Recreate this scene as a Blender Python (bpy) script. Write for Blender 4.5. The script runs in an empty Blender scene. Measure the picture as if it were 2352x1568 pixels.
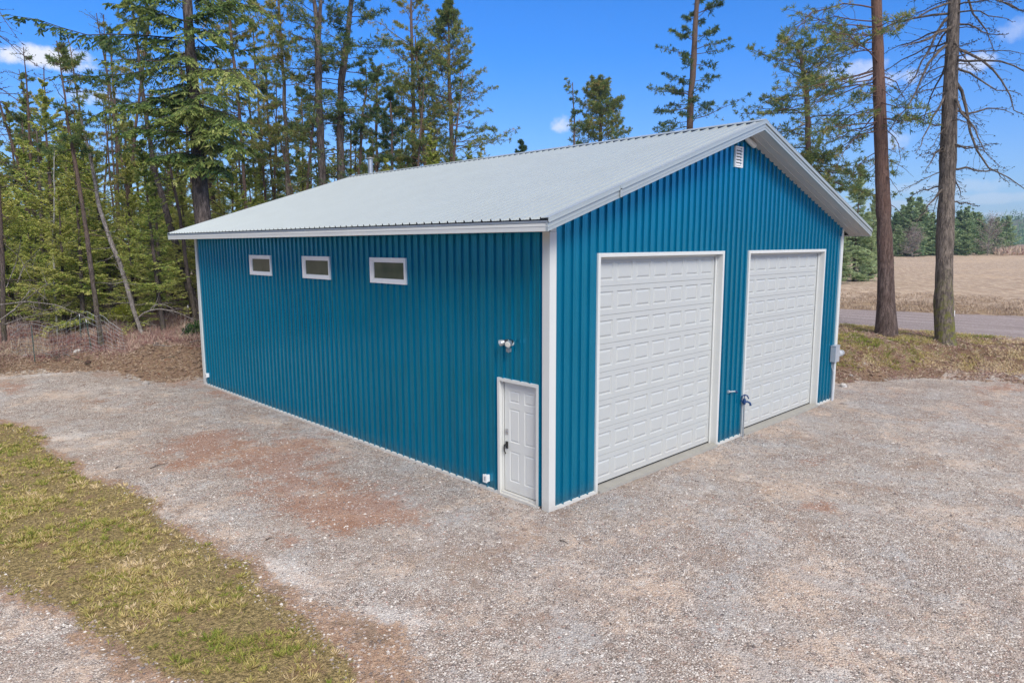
import bpy, bmesh, math, random
import numpy as np
from mathutils import Vector, Matrix

# ------------------------------------------------------------------ camera, sky, sun, exposure
S = bpy.context.scene
COL = S.collection
rng = np.random.default_rng(7)
random.seed(7)

CAM = np.array([-8.5299, -7.8738, 4.6494])
YAW, PIT, ROL, FOC = 0.7708, 0.1397, -0.0036, 1583.31      # focal length in units where the frame is 2352 wide
cF = np.array([math.sin(YAW)*math.cos(PIT), math.cos(YAW)*math.cos(PIT), -math.sin(PIT)])
cR0 = np.array([math.cos(YAW), -math.sin(YAW), 0.0])
cU0 = np.cross(cR0, cF)
cR = cR0*math.cos(ROL) + cU0*math.sin(ROL)
cU = -cR0*math.sin(ROL) + cU0*math.cos(ROL)
cam_data = bpy.data.cameras.new('camera')
cam = bpy.data.objects.new('camera', cam_data)
COL.objects.link(cam)
m = Matrix((( cR[0], cU[0], -cF[0], CAM[0]), (cR[1], cU[1], -cF[1], CAM[1]), (cR[2], cU[2], -cF[2], CAM[2]), (0,0,0,1)))
cam.matrix_world = m
cam_data.sensor_width = 36.0
cam_data.lens = FOC/2352*36.0
cam_data.clip_start = 0.1
cam_data.clip_end = 6000
S.camera = cam

SUN_EL = math.radians(39)
SUN_AZ = math.radians(204)          # compass bearing from +Y towards +X the light comes from
W = bpy.data.worlds.new('World'); S.world = W; W.use_nodes = True
S.view_settings.view_transform = 'Standard'
S.view_settings.look = 'None'
S.view_settings.exposure = 0.48
S.view_settings.gamma = 1
S.view_settings.use_curve_mapping = False

class NT:
    """small node-tree helper"""
    def __init__(s, tree): s.t = tree; s.n = tree.nodes; s.l = tree.links
    def new(s, typ, **kw):
        n = s.n.new(typ)
        for k, v in kw.items(): setattr(n, k, v)
        return n
    def put(s, sock, v):
        if v is None: return
        if isinstance(v, bpy.types.NodeSocket): s.l.new(v, sock)
        else:
            if isinstance(v, (tuple, list)) and len(v) == 3 and sock.type == 'RGBA': v = (*v, 1)
            sock.default_value = v
    def math(s, op, a, b=None, c=None, clamp=False):
        n = s.new('ShaderNodeMath', operation=op, use_clamp=clamp)
        s.put(n.inputs[0], a); s.put(n.inputs[1], b)
        if c is not None: s.put(n.inputs[2], c)
        return n.outputs[0]
    def vmath(s, op, a, b=None, scale=None):
        n = s.new('ShaderNodeVectorMath', operation=op)
        s.put(n.inputs[0], a)
        if b is not None: s.put(n.inputs[1], b)
        if scale is not None: s.put(n.inputs[3], scale)
        return n.outputs['Value'] if op in ('DOT_PRODUCT', 'LENGTH', 'DISTANCE') else n.outputs[0]
    def mix(s, f, a, b, mode='MIX'):
        n = s.new('ShaderNodeMix', data_type='RGBA', blend_type=mode)
        s.put(n.inputs[0], f); s.put(n.inputs[6], a); s.put(n.inputs[7], b)
        return n.outputs[2]
    def noise(s, vec, scale, detail=4, rough=.55, dist=0, dim='3D'):
        n = s.new('ShaderNodeTexNoise', noise_dimensions=dim)
        s.put(n.inputs['Vector'], vec); n.inputs['Scale'].default_value = scale
        n.inputs['Detail'].default_value = detail; n.inputs['Roughness'].default_value = rough
        n.inputs['Distortion'].default_value = dist
        return n.outputs['Fac']
    def voro(s, vec, scale, feature='F1', rand=1.0):
        n = s.new('ShaderNodeTexVoronoi', feature=feature)
        s.put(n.inputs['Vector'], vec); n.inputs['Scale'].default_value = scale
        n.inputs['Randomness'].default_value = rand
        return n
    def ramp(s, f, stops, interp='LINEAR'):
        n = s.new('ShaderNodeValToRGB'); n.color_ramp.interpolation = interp
        e = n.color_ramp.elements
        while len(e) < len(stops): e.new(.5)
        for i, (p, c) in enumerate(stops):
            e[i].position = p; e[i].color = (*c, 1) if len(c) == 3 else c
        s.put(n.inputs[0], f)
        return n.outputs[0]
    def smooth(s, f, a, b, to0=0, to1=1):
        n = s.new('ShaderNodeMapRange', interpolation_type='SMOOTHSTEP')
        s.put(n.inputs[0], f); n.inputs[1].default_value = a; n.inputs[2].default_value = b
        n.inputs[3].default_value = to0; n.inputs[4].default_value = to1
        return n.outputs[0]
    def attr(s, name):
        n = s.new('ShaderNodeAttribute', attribute_name=name); return n.outputs['Fac']
    def bump(s, h, strength=.5, dist=.02, normal=None):
        n = s.new('ShaderNodeBump'); s.put(n.inputs['Height'], h)
        n.inputs['Strength'].default_value = strength; n.inputs['Distance'].default_value = dist
        if normal is not None: s.put(n.inputs['Normal'], normal)
        return n.outputs[0]

def ray(u, v): return cF + cR*(u-1176)/FOC - cU*(v-784)/FOC
def at(u, v, depth): return CAM + ray(u, v)*depth
def at_z(u, v, z):
    d = ray(u, v); return CAM + d*(z-CAM[2])/d[2]
def unit(a):
    a = np.asarray(a, float); return a/(np.linalg.norm(a, axis=-1, keepdims=True)+1e-9)

# sky: Nishita tinted a little bluer, with small fair-weather clouds fixed in the dome
nt = NT(W.node_tree); W.node_tree.nodes.clear()
sky = nt.new('ShaderNodeTexSky', sky_type='NISHITA', sun_disc=False, sun_elevation=SUN_EL, sun_rotation=SUN_AZ,
             altitude=300, air_density=1.0, dust_density=0.3, ozone_density=3.0)
dirv = nt.new('ShaderNodeTexCoord').outputs['Generated']
sep = nt.new('ShaderNodeSeparateXYZ'); nt.put(sep.inputs[0], dirv)
tint = nt.ramp(sep.outputs[2], [(0.0, (.62, .78, 1.08)), (.10, (.52, .78, 1.22)), (.25, (.22, .74, 1.42)), (.45, (.13, .74, 1.50))])
skyc = nt.mix(1.0, sky.outputs[0], tint, 'MULTIPLY')
cl = None
warp = nt.noise(dirv, 26, 6, .65)
for (u, v, rx, ry, a, sc) in [(95, 133, 95, 27, 1.0, 1), (170, 128, 45, 18, .7, 1), (205, 222, 60, 18, .75, 1), (1288, 282, 32, 22, .75, 1), (2063, 178, 45, 22, .75, 1),
                          (1955, 165, 80, 28, .55, 1), (2222, 148, 50, 20, .6, 1), (2350, 62, 50, 28, .35, 1), (2055, 322, 50, 20, .4, 1), (120, 520, 90, 20, .5, 1),
                          (2150, 430, 140, 16, .28, 2), (2300, 455, 160, 12, .35, 2), (2060, 470, 130, 10, .35, 2), (2330, 495, 120, 9, .35, 2)]:
    c = unit(ray(u, v)); rt = unit(np.cross(c, [0, 0, 1])); up = np.cross(rt, c)
    k = FOC*1.0/np.dot(c, cF)
    x = nt.math('MULTIPLY', nt.vmath('DOT_PRODUCT', dirv, tuple(rt)), k/rx)
    y = nt.math('MULTIPLY', nt.vmath('DOT_PRODUCT', dirv, tuple(up)), k/ry)
    d2 = nt.math('ADD', nt.math('MULTIPLY', x, x), nt.math('MULTIPLY', y, y))
    front = nt.math('GREATER_THAN', nt.vmath('DOT_PRODUCT', dirv, tuple(c)), .5)
    w2 = nt.math('MULTIPLY_ADD', warp, -4.4, 2.2)
    f = nt.smooth(nt.math('ADD', d2, w2), 1.25, -.15)
    f = nt.math('MULTIPLY', nt.math('MULTIPLY', f, front), a)
    cl = f if cl is None else nt.math('MAXIMUM', cl, f)
skyc = nt.mix(cl, skyc, (7.0, 7.3, 8.2))
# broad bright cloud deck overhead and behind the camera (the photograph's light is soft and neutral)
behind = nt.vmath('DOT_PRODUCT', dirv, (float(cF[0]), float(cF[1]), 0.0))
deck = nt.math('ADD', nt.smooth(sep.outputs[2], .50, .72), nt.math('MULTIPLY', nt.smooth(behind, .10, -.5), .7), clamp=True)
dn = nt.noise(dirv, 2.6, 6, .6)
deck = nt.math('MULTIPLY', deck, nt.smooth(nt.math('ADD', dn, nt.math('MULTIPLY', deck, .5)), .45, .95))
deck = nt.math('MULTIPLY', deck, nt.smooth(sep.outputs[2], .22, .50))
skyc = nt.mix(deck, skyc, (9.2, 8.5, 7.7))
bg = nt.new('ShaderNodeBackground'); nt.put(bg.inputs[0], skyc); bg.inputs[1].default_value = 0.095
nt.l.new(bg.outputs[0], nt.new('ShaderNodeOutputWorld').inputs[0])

sun_d = bpy.data.lights.new('sun', 'SUN'); sun_d.energy = 2.5; sun_d.angle = math.radians(24); sun_d.color = (1, .955, .89)
sun = bpy.data.objects.new('sun', sun_d); COL.objects.link(sun)
sd = Vector((math.sin(SUN_AZ)*math.cos(SUN_EL), math.cos(SUN_AZ)*math.cos(SUN_EL), math.sin(SUN_EL)))
sun.rotation_euler = sd.to_track_quat('Z', 'Y').to_euler()

# ------------------------------------------------------------------ object helpers
def tag(o, label=None, cat=None, group=None, kind=None):
    if label: o['label'] = label
    if cat: o['category'] = cat
    if group: o['group'] = group
    if kind: o['kind'] = kind
    return o
def empty(name, loc, label, cat, group=None, rz=0):
    o = bpy.data.objects.new(name, None); COL.objects.link(o); o.location = [float(c) for c in loc]; o.rotation_euler.z = rz
    o.empty_display_size = .2
    return tag(o, label, cat, group)
def children(o): return list(o.children)

class MB:
    """collects vertices and polygons; build() links them as one mesh object"""
    def __init__(s): s.v = []; s.f = []; s.mi = []; s.n = 0; s.tint = []
    def add(s, V, F, tint=None, mi=0):
        V = np.asarray(V, float).reshape(-1, 3); F = np.asarray(F)
        s.v.append(V); s.f.append(F+s.n); s.n += len(V); s.mi.append(np.full(len(F), mi))
        s.tint.append(np.zeros(len(V)) if tint is None else np.broadcast_to(tint, (len(V),)))
        return s
    def box(s, a, b, mi=0):
        x0, y0, z0 = [min(p, q) for p, q in zip(a, b)]; x1, y1, z1 = [max(p, q) for p, q in zip(a, b)]
        V = [(x0,y0,z0),(x1,y0,z0),(x1,y1,z0),(x0,y1,z0),(x0,y0,z1),(x1,y0,z1),(x1,y1,z1),(x0,y1,z1)]
        F = [(0,3,2,1),(4,5,6,7),(0,1,5,4),(1,2,6,5),(2,3,7,6),(3,0,4,7)]
        return s.add(V, F, mi=mi)
    def bar(s, a, b, w, h, up=(0,0,1), mi=0):
        a = np.array(a, float); b = np.array(b, float); d = unit(b-a); r = unit(np.cross(d, up)); u = np.cross(r, d)
        V = []
        for p in (a, b):
            for (i, j) in ((-1,-1),(1,-1),(1,1),(-1,1)): V.append(p+r*i*w/2+u*j*h/2)
        return s.add(V, [(0,3,2,1),(4,5,6,7),(0,1,5,4),(1,2,6,5),(2,3,7,6),(3,0,4,7)], mi=mi)
    def quad(s, *P, mi=0): return s.add(P, [(0,1,2,3)], mi=mi)
    def prism(s, prof, a, b, xa, ya, mi=0, caps=True):
        """profile [(x,y)] in the axes xa, ya swept from a to b"""
        a = np.array(a, float); b = np.array(b, float); xa = np.array(xa, float); ya = np.array(ya, float)
        n = len(prof); V = [a+xa*x+ya*y for x, y in prof]+[b+xa*x+ya*y for x, y in prof]
        s.add(V, [(i, (i+1) % n, n+(i+1) % n, n+i) for i in range(n)], mi=mi)
        if caps and n == 4: s.f[-1] = np.vstack([s.f[-1], np.array([(3,2,1,0),(4,5,6,7)])+s.n-8]); s.mi[-1] = np.full(6, mi)
        return s
    def tube(s, P, r, sides=8, mi=0, caps=True, tint=None):
        P = np.asarray(P, float); K = len(P); r = np.broadcast_to(r, (K,)).astype(float)
        T = unit(np.gradient(P, axis=0)); ref = np.array([0, 0, 1.0]) if abs(T[0][2]) < .9 else np.array([1.0, 0, 0])
        A = unit(np.cross(T, ref)); B = np.cross(T, A)
        an = np.arange(sides)/sides*2*math.pi
        V = P[:, None]+r[:, None, None]*(A[:, None]*np.cos(an)[None, :, None]+B[:, None]*np.sin(an)[None, :, None])
        F = [(k*sides+i, k*sides+(i+1) % sides, (k+1)*sides+(i+1) % sides, (k+1)*sides+i) for k in range(K-1) for i in range(sides)]
        s.add(V.reshape(-1, 3), F, mi=mi, tint=tint)
        if caps:
            for k, o in ((0, 1), (K-1, -1)):
                c = s.n; ring = V[k]
                s.add(np.vstack([ring, P[k]]), [(i, (i+1) % sides, sides)[::o] for i in range(sides)], mi=mi, tint=tint)
        return s
    def build(s, name, mats, parent=None, smooth=False, loc=None, tint=False):
        me = bpy.data.meshes.new(name)
        V = np.vstack(s.v) if s.v else np.zeros((0, 3))
        if parent is not None and parent.type == 'EMPTY' and loc is None:
            V = V-np.array(world_loc(parent))
        if loc is not None: V = V-np.array(loc)
        loops = np.concatenate([f.ravel() for f in s.f]); sizes = np.concatenate([np.full(len(f), f.shape[1]) for f in s.f])
        me.vertices.add(len(V)); me.vertices.foreach_set('co', V.astype(np.float32).ravel())
        me.loops.add(len(loops)); me.loops.foreach_set('vertex_index', loops.astype(np.int32))
        me.polygons.add(len(sizes)); me.polygons.foreach_set('loop_start', np.concatenate([[0], np.cumsum(sizes)[:-1]]).astype(np.int32))
        me.polygons.foreach_set('loop_total', sizes.astype(np.int32))
        me.polygons.foreach_set('material_index', np.concatenate(s.mi).astype(np.int32))
        me.polygons.foreach_set('use_smooth', np.full(len(sizes), smooth, dtype=bool))
        if tint:
            a = me.attributes.new('tint', 'FLOAT', 'POINT'); a.data.foreach_set('value', np.concatenate(s.tint).astype(np.float32))
        for mt in (mats if isinstance(mats, (list, tuple)) else [mats]): me.materials.append(mt)
        me.update(calc_edges=True); me.validate()
        o = bpy.data.objects.new(name, me); COL.objects.link(o)
        if loc is not None: o.location = [float(c) for c in loc]
        if parent is not None: o.parent = parent
        return o
def world_loc(o):
    p = np.array(o.location); q = o.parent
    while q is not None: p = p+np.array(q.location); q = q.parent
    return p
def sub(mb, name, mats, part, **kw):
    """a sub-part: parent is a mesh part whose own origin sits on its thing's origin"""
    root = part.parent
    V0 = np.array(world_loc(part))
    mb.v = [v-V0 for v in mb.v]
    return mb.build(name, mats, parent=part, **kw)

# ------------------------------------------------------------------ materials
def mat(name):
    mt = bpy.data.materials.new(name); mt.use_nodes = True
    t = NT(mt.node_tree); b = mt.node_tree.nodes['Principled BSDF']
    return mt, t, b
def objco(t): return t.new('ShaderNodeTexCoord').outputs['Object']
def poscoord(t): return t.new('ShaderNodeNewGeometry').outputs['Position']
def simple(name, color, rough=.5, metal=0, var=.12, scale=3, bump=0, spec=.5, dirt=None):
    mt, t, b = mat(name); p = poscoord(t)
    n = t.noise(p, scale, 5, .6); n2 = t.noise(p, scale*9, 3, .6)
    c = t.mix(t.math('MULTIPLY_ADD', n, 1.4, -.2, True), tuple(x*(1-var) for x in color), tuple(min(1, x*(1+var)) for x in color))
    if dirt:
        s = t.new('ShaderNodeSeparateXYZ'); t.put(s.inputs[0], p)
        c = t.mix(t.math('MULTIPLY', t.smooth(s.outputs[2], dirt[0], 0.0), t.math('MULTIPLY', n2, .8), True), c, dirt[1])
    t.put(b.inputs['Base Color'], c); b.inputs['Metallic'].default_value = metal
    t.put(b.inputs['Roughness'], t.math('MULTIPLY_ADD', n2, .18, rough-.09)); b.inputs['Specular IOR Level'].default_value = spec
    if bump: t.put(b.inputs['Normal'], t.bump(n2, bump, .003))
    return mt

DUST = (.20, .15, .12)
M = {}
def metal_paint():
    mt, t, b = mat('blue_panel_paint'); p = poscoord(t)
    st = t.vmath('MULTIPLY', p, (1.3, 1.3, .25))
    n = t.noise(st, 2.2, 4, .6); fine = t.noise(p, 190, 2, .7)
    sh = t.new('ShaderNodeTexWhiteNoise', noise_dimensions='3D'); t.put(sh.inputs[0], t.vmath('FLOOR', t.vmath('MULTIPLY', p, (1/.9144, 1/.9144, 0))))
    c = t.mix(n, (.0, .190, .335), (.0, .275, .465))
    c = t.mix(t.math('MULTIPLY', sh.outputs['Value'], .16), c, (.0, .13, .27))
    c = t.mix(t.math('MULTIPLY', fine, .12), c, (.0, .30, .40))
    s = t.new('ShaderNodeSeparateXYZ'); t.put(s.inputs[0], p)
    dn = t.noise(p, 26, 4, .7)
    c = t.mix(t.math('MULTIPLY', t.smooth(s.outputs[2], .35, -.02), t.math('MULTIPLY', dn, .55)), c, DUST)
    t.put(b.inputs['Base Color'], c)
    b.inputs['Metallic'].default_value = .64; b.inputs['Coat Weight'].default_value = .2; b.inputs['Coat Roughness'].default_value = .18
    t.put(b.inputs['Roughness'], t.math('MULTIPLY_ADD', t.noise(p, 5, 3, .6), .08, .17))
    # slight oil-canning of the thin steel between the fixings
    w = t.noise(t.vmath('MULTIPLY', p, (1, 1, .8)), 1.6, 2, .5)
    t.put(b.inputs['Normal'], t.bump(t.math('ADD', t.math('MULTIPLY', w, 1.0), t.math('MULTIPLY', fine, .012)), .35, .02))
    return mt
M['blue'] = metal_paint()
M['roof'] = simple('roof_steel_paint', (.40, .445, .455), .36, .3, .05, 1.2)
M['trim'] = simple('white_steel_trim', (.62, .635, .62), .55, .0, .04, 1.5, dirt=(.25, (.42, .38, .34)))
M['white'] = simple('white_door_paint', (.48, .50, .495), .45, 0, .03, 1.2, dirt=(.5, (.5, .47, .44)))
M['soffit'] = simple('soffit_steel', (.47, .47, .47), .5, 0, .05, 2)
M['vinyl'] = simple('window_vinyl', (.84, .84, .84), .4, 0, .02, 2)
M['dark'] = simple('dark_gap', (.012, .014, .016), .8, 0, .2, 4)  # near-black for the rubber seal and for shade painted into gaps
M['closure'] = simple('dark_ridge_closure', (.03, .045, .075), .8, 0, .2, 4)
M['concrete'] = simple('concrete', (.34, .33, .30), .85, 0, .12, 5, .4)
M['chrome'] = simple('satin_steel', (.55, .56, .58), .3, .9, .05, 8)
M['galv'] = simple('galvanised_steel', (.42, .45, .48), .42, .7, .15, 14)
M['black'] = simple('black_plastic', (.018, .018, .02), .35, 0, .1, 8)
M['bluecast'] = simple('blue_cast_iron', (.012, .05, .16), .4, .1, .1, 8)
M['greybox'] = simple('grey_meter_paint', (.42, .45, .49), .45, .2, .05, 6)
M['pvc'] = simple('grey_plastic_conduit', (.48, .50, .53), .5, 0, .05, 6)
M['lens'] = simple('lamp_lens', (.65, .66, .62), .15, 0, .05, 6)
def glass():
    mt, t, b = mat('window_glass'); p = poscoord(t)
    n = t.noise(p, 2.4, 3, .5)
    t.put(b.inputs['Base Color'], t.mix(n, (.05, .072, .048), (.12, .14, .10)))
    b.inputs['Roughness'].default_value = .05; b.inputs['Specular IOR Level'].default_value = .5
    return mt
M['glass'] = glass()

def bark(name, c1, c2, c3=None, moss=0, plate=1.0, rough=.9):
    mt, t, b = mat(name); p = poscoord(t)
    st = t.vmath('MULTIPLY', p, (1, 1, .22))
    n = t.noise(st, 9*plate, 5, .7, .4); v = t.voro(t.vmath('ADD', t.vmath('MULTIPLY', p, (1, 1, .16)), t.vmath('SCALE', t.vmath('MULTIPLY', (1.0, 1.0, 1.0), t.noise(p, 3, 2)), None, .25)), 13*plate, 'DISTANCE_TO_EDGE').outputs['Distance']
    r_ = t.noise(t.vmath('MULTIPLY', p, (1, 1, .12)), 16*plate, 4, .75, .8)
    c = t.mix(t.smooth(n, .35, .68), c1, c2)
    c = t.mix(t.math('MULTIPLY', t.smooth(r_, .52, .38), .7), c, tuple(x*.3 for x in c1))
    if c3:
        s = t.new('ShaderNodeSeparateXYZ'); t.put(s.inputs[0], p)
        k = t.math('ADD', s.outputs[2], t.math('MULTIPLY_ADD', t.noise(p, .7, 3), 6, -3))
        c = t.mix(t.math('MULTIPLY', t.smooth(k, 2.0, 9.0), .85), c, c3)
    crack = t.smooth(v, .0, .10)
    c = t.mix(t.math('MULTIPLY_ADD', crack, -.38, .38), c, tuple(x*.25 for x in c1))
    if moss:
        s2 = t.new('ShaderNodeSeparateXYZ'); t.put(s2.inputs[0], p)
        k = t.math('MULTIPLY', t.smooth(s2.outputs[2], 4.2, .8), t.smooth(t.noise(p, 5, 4, .7), .42, .62))
        c = t.mix(t.math('MULTIPLY', k, moss), c, (.16, .17, .03))
    t.put(b.inputs['Base Color'], c); b.inputs['Roughness'].default_value = rough; b.inputs['Specular IOR Level'].default_value = .2
    t.put(b.inputs['Normal'], t.bump(t.math('ADD', t.math('MULTIPLY', crack, .35), t.math('MULTIPLY_ADD', r_, .9, t.math('MULTIPLY', n, .6))), 1.0, .03))
    return mt
M['bark_pine'] = bark('ponderosa_bark', (.085, .060, .054), (.20, .15, .135), (.19, .11, .085))
M['bark_grey'] = bark('grey_bark', (.11, .09, .078), (.26, .215, .18), None, .9)
M['bark_dark'] = bark('dark_fir_bark', (.070, .056, .052), (.19, .155, .14), None, .15)
M['bark_mid'] = bark('forest_bark', (.085, .068, .062), (.19, .155, .14), (.15, .10, .08), .2, 1.6)
M['bark_pale'] = bark('pale_dead_wood', (.22, .19, .18), (.46, .42, .40), None, .1, 1.8)
M['bark_birch'] = bark('pale_birch_bark', (.35, .34, .31), (.55, .54, .50), None, .3, 2.5)
M['twig'] = bark('grey_twigs', (.16, .135, .125), (.30, .26, .24), None, 0, 3)
M['twig_dark'] = bark('dark_twigs', (.045, .036, .036), (.085, .068, .062), None, 0, 3)
M['plank'] = bark('weathered_board', (.24, .22, .21), (.42, .40, .39), None, 0, 3)
M['rustboard'] = bark('rotting_board', (.09, .055, .045), (.20, .12, .10), None, 0, 3)

def leaf(name, stops, rough=.6, trans=.42):
    mt, t, b = mat(name)
    a = t.attr('tint'); p = poscoord(t)
    oi = t.new('ShaderNodeObjectInfo').outputs['Random']
    f = t.math('ADD', t.math('MULTIPLY_ADD', t.noise(p, .55, 3, .6), .7, -.35), a)
    f = t.math('ADD', f, t.math('MULTIPLY_ADD', oi, .3, -.15), clamp=True)
    c = t.ramp(f, stops)
    t.put(b.inputs['Base Color'], c); b.inputs['Roughness'].default_value = rough; b.inputs['Specular IOR Level'].default_value = .25
    if trans:
        tr = t.new('ShaderNodeBsdfTranslucent'); t.put(tr.inputs[0], c)
        mx = t.new('ShaderNodeMixShader'); mx.inputs[0].default_value = trans
        t.l.new(b.outputs[0], mx.inputs[1]); t.l.new(tr.outputs[0], mx.inputs[2])
        out = [n for n in t.n if n.type == 'OUTPUT_MATERIAL'][0]
        t.l.new(mx.outputs[0], out.inputs[0])
    return mt
M['fir'] = leaf('fir_needles', [(0, (.042, .095, .038)), (.33, (.12, .20, .055)), (.66, (.34, .40, .11)), (1, (.60, .60, .24))])
M['young'] = leaf('young_fir_needles', [(0, (.08, .17, .060)), (.28, (.21, .36, .080)), (.55, (.45, .53, .12)), (1, (.72, .68, .26))])
M['pine'] = leaf('pine_needles', [(0, (.045, .10, .055)), (.4, (.12, .19, .07)), (.75, (.34, .37, .11)), (1, (.46, .32, .13))])
M['far'] = leaf('far_needles', [(0, (.10, .20, .12)), (.5, (.23, .36, .19)), (1, (.44, .52, .28))])
M['drybrush'] = leaf('dry_scrub', [(0, (.17, .075, .07)), (.35, (.32, .185, .165)), (.65, (.44, .31, .26)), (1, (.55, .46, .34))], .8, .15)
M['barebush'] = leaf('bare_twig_shrub', [(0, (.22, .17, .16)), (.5, (.34, .28, .26)), (1, (.44, .38, .34))], .8, 0)
M['yellow'] = leaf('yellow_green_shrub', [(0, (.26, .30, .03)), (1, (.50, .52, .08))], .7, .3)
M['grass'] = leaf('matted_grass', [(0, (.17, .22, .035)), (.2, (.27, .28, .06)), (.42, (.40, .36, .11)), (.7, (.54, .42, .20)), (1, (.68, .55, .36))], .8, .2)
M['stubble'] = leaf('field_stubble', [(0, (.30, .22, .16)), (1, (.60, .48, .37))], .85, .1)
def stonemat():
    mt, t, b = mat('loose_gravel'); a = t.attr('tint')
    c = t.ramp(a, [(0, (.10, .085, .085)), (.3, (.24, .20, .19)), (.55, (.37, .32, .30)), (.75, (.30, .19, .16)), (.85, (.50, .46, .43)), (1, (.66, .63, .60))])
    t.put(b.inputs['Base Color'], c); b.inputs['Roughness'].default_value = .85
    return mt
M['stone'] = stonemat()

# ------------------------------------------------------------------ terrain
def ss(a, b, x):
    t = np.clip((np.asarray(x, float)-a)/(b-a), 0, 1); return t*t*(3-2*t)
_perm = np.random.default_rng(3).permutation(512)
_val = np.random.default_rng(4).random(512)
def vn(x, y):
    xi = np.floor(x).astype(int); yi = np.floor(y).astype(int); fx = x-xi; fy = y-yi
    fx = fx*fx*(3-2*fx); fy = fy*fy*(3-2*fy)
    h = lambda i, j: _val[(_perm[i & 511]+j*7) & 511]
    return (h(xi, yi)*(1-fx)+h(xi+1, yi)*fx)*(1-fy)+(h(xi, yi+1)*(1-fx)+h(xi+1, yi+1)*fx)*fy
def fbm(x, y, o=4):
    s = 0; a = .5; tot = 0
    for k in range(o): s = s+a*vn(x*2**k+k*17.3, y*2**k-k*9.1); tot += a; a *= .55
    return s/tot
FX = [-40, -7.5, -4.75, -2.6, -1.7, -.8, .5, 40]; FY = [34, 22.6, 20.8, 19.9, 18.0, 17.2, 16.9, 17.2]
def left_d(x, y): return y-np.interp(x, FX, FY)
def right_foot(y): return np.interp(y, [-12, -6, -3.5, -1, .8, 3, 20], [24, 20.5, 19.3, 18.4, 15.2, 14.6, 14.3])
def height(x, y):
    x = np.asarray(x, float); y = np.asarray(y, float)
    n = fbm(x*.9, y*.9)-.5; n2 = fbm(x*3.1+5, y*3.1, 3)-.5
    d = left_d(x, y)
    g = ss(-.6, -3.2, x)
    h = g*.30*ss(-7, 0, d)
    top = .62+.22*ss(-2.6, .2, x)
    b = ss(-.1, 2.0, d)
    h = h+(top-.30*g)*b+b*(n*.55+n2*.30)+ss(3, 40, d)*.55
    h = h+.16*np.exp(-(((x+.35)/1.1)**2+((y-19.4)/.8)**2))+.16*np.exp(-(((x+1.6)/.9)**2+((y-19.0)/.5)**2))
    e = x-right_foot(y)
    amp = np.interp(y, [-14, -6, -2, 1, 3], [.80, .80, .86, .93, 1.0])
    w = np.interp(y, [-6, 0, 2], [4.2, 4.4, 3.6])
    r = ss(0, 1, e/w)
    fl = ss(23.5, 24.6, x)*(1-ss(33.5, 36, x))
    hr = amp*r+r*(1-fl)*(n*.25+n2*.12)
    hr = hr+(.90-amp)*fl*r
    # field beyond the road swells gently upwards
    fd = np.sqrt((x-24)**2*1.0+(y-2)**2*.6)
    hr = hr+ss(34, 37.5, x)*(.10+.85*ss(15, 190, fd))
    h = np.maximum(h, hr*ss(-14, -6, y+0*x)*1.0 + hr*(1-ss(-14, -6, y))*1.0)
    # low crowned grass strip in the foreground
    return h+.012*n2

def poly_sd(P, x, y):
    """signed distance, positive inside"""
    x = x.ravel(); y = y.ravel(); P = np.asarray(P); n = len(P); ins = np.zeros(len(x), bool); dmin = np.full(len(x), 1e9)
    for i in range(n):
        x0, y0 = P[i][:2]; x1, y1 = P[(i+1) % n][:2]
        c = ((y0 > y) != (y1 > y)) & (x < (x1-x0)*(y-y0)/(y1-y0+1e-12)+x0); ins ^= c
        dx, dy = x1-x0, y1-y0; t = np.clip(((x-x0)*dx+(y-y0)*dy)/(dx*dx+dy*dy), 0, 1)
        dmin = np.minimum(dmin, np.hypot(x-x0-t*dx, y-y0-t*dy))
    return np.where(ins, dmin, -dmin)
g_up = [(-160, 930), (0, 975), (60, 992), (120, 1035), (165, 1085), (330, 1140), (385, 1200), (470, 1262), (555, 1310), (600, 1365), (690, 1430), (760, 1500), (820, 1568), (900, 1700)]
g_lo = [(560, 1700), (420, 1568), (330, 1530), (220, 1455), (130, 1400), (60, 1360), (0, 1330), (-200, 1240)]
GRASS = [at_z(u, v, 0)[:2] for u, v in g_up+g_lo]
DIRT = [at_z(u, v, 0)[:2] for u, v in [(600, 1365), (700, 1405), (800, 1400), (905, 1440), (930, 1568), (960, 1720), (500, 1720), (560, 1568), (640, 1480)]]
spots = []     # (x, y, rx, ry, angle, kind, amount)
def spot(u, v, du, dv, kind, amt):
    c = at_z(u, v, 0); a = at_z(u+du, v, 0)-c; b = at_z(u, v+dv, 0)-c
    spots.append((c[:2], a[:2], b[:2], kind, amt))
spot(560, 1040, 230, 62, 'red', .85); spot(820, 1175, 150, 60, 'red', 1.1); spot(700, 1120, 190, 50, 'red', .7); spot(330, 930, 220, 30, 'red', .35); spot(140, 862, 160, 16, 'red', .45)
spot(420, 880, 90, 20, 'red', .55); spot(720, 1440, 60, 30, 'red', .5); spot(300, 1120, 60, 14, 'red', .6); spot(560, 1290, 60, 22, 'red', .55); spot(180, 1075, 40, 16, 'red', .55); spot(880, 1540, 120, 50, 'red', .35)
spot(1700, 1230, 160, 30, 'red', .25); spot(2120, 1000, 120, 20, 'red', .3); spot(2300, 890, 90, 14, 'red', .6); spot(2060, 905, 110, 14, 'red', .35)
spot(470, 1012, 95, 28, 'red', .9); spot(640, 1062, 60, 26, 'red', 1.0); spot(835, 1172, 90, 34, 'red', 1.0); spot(700, 1200, 60, 30, 'red', .5)
spot(790, 1200, 80, 26, 'tan', .9); spot(510, 905, 60, 16, 'red', .7); spot(20, 905, 50, 14, 'red', .7); spot(350, 985, 110, 16, 'tan', .4)
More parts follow.
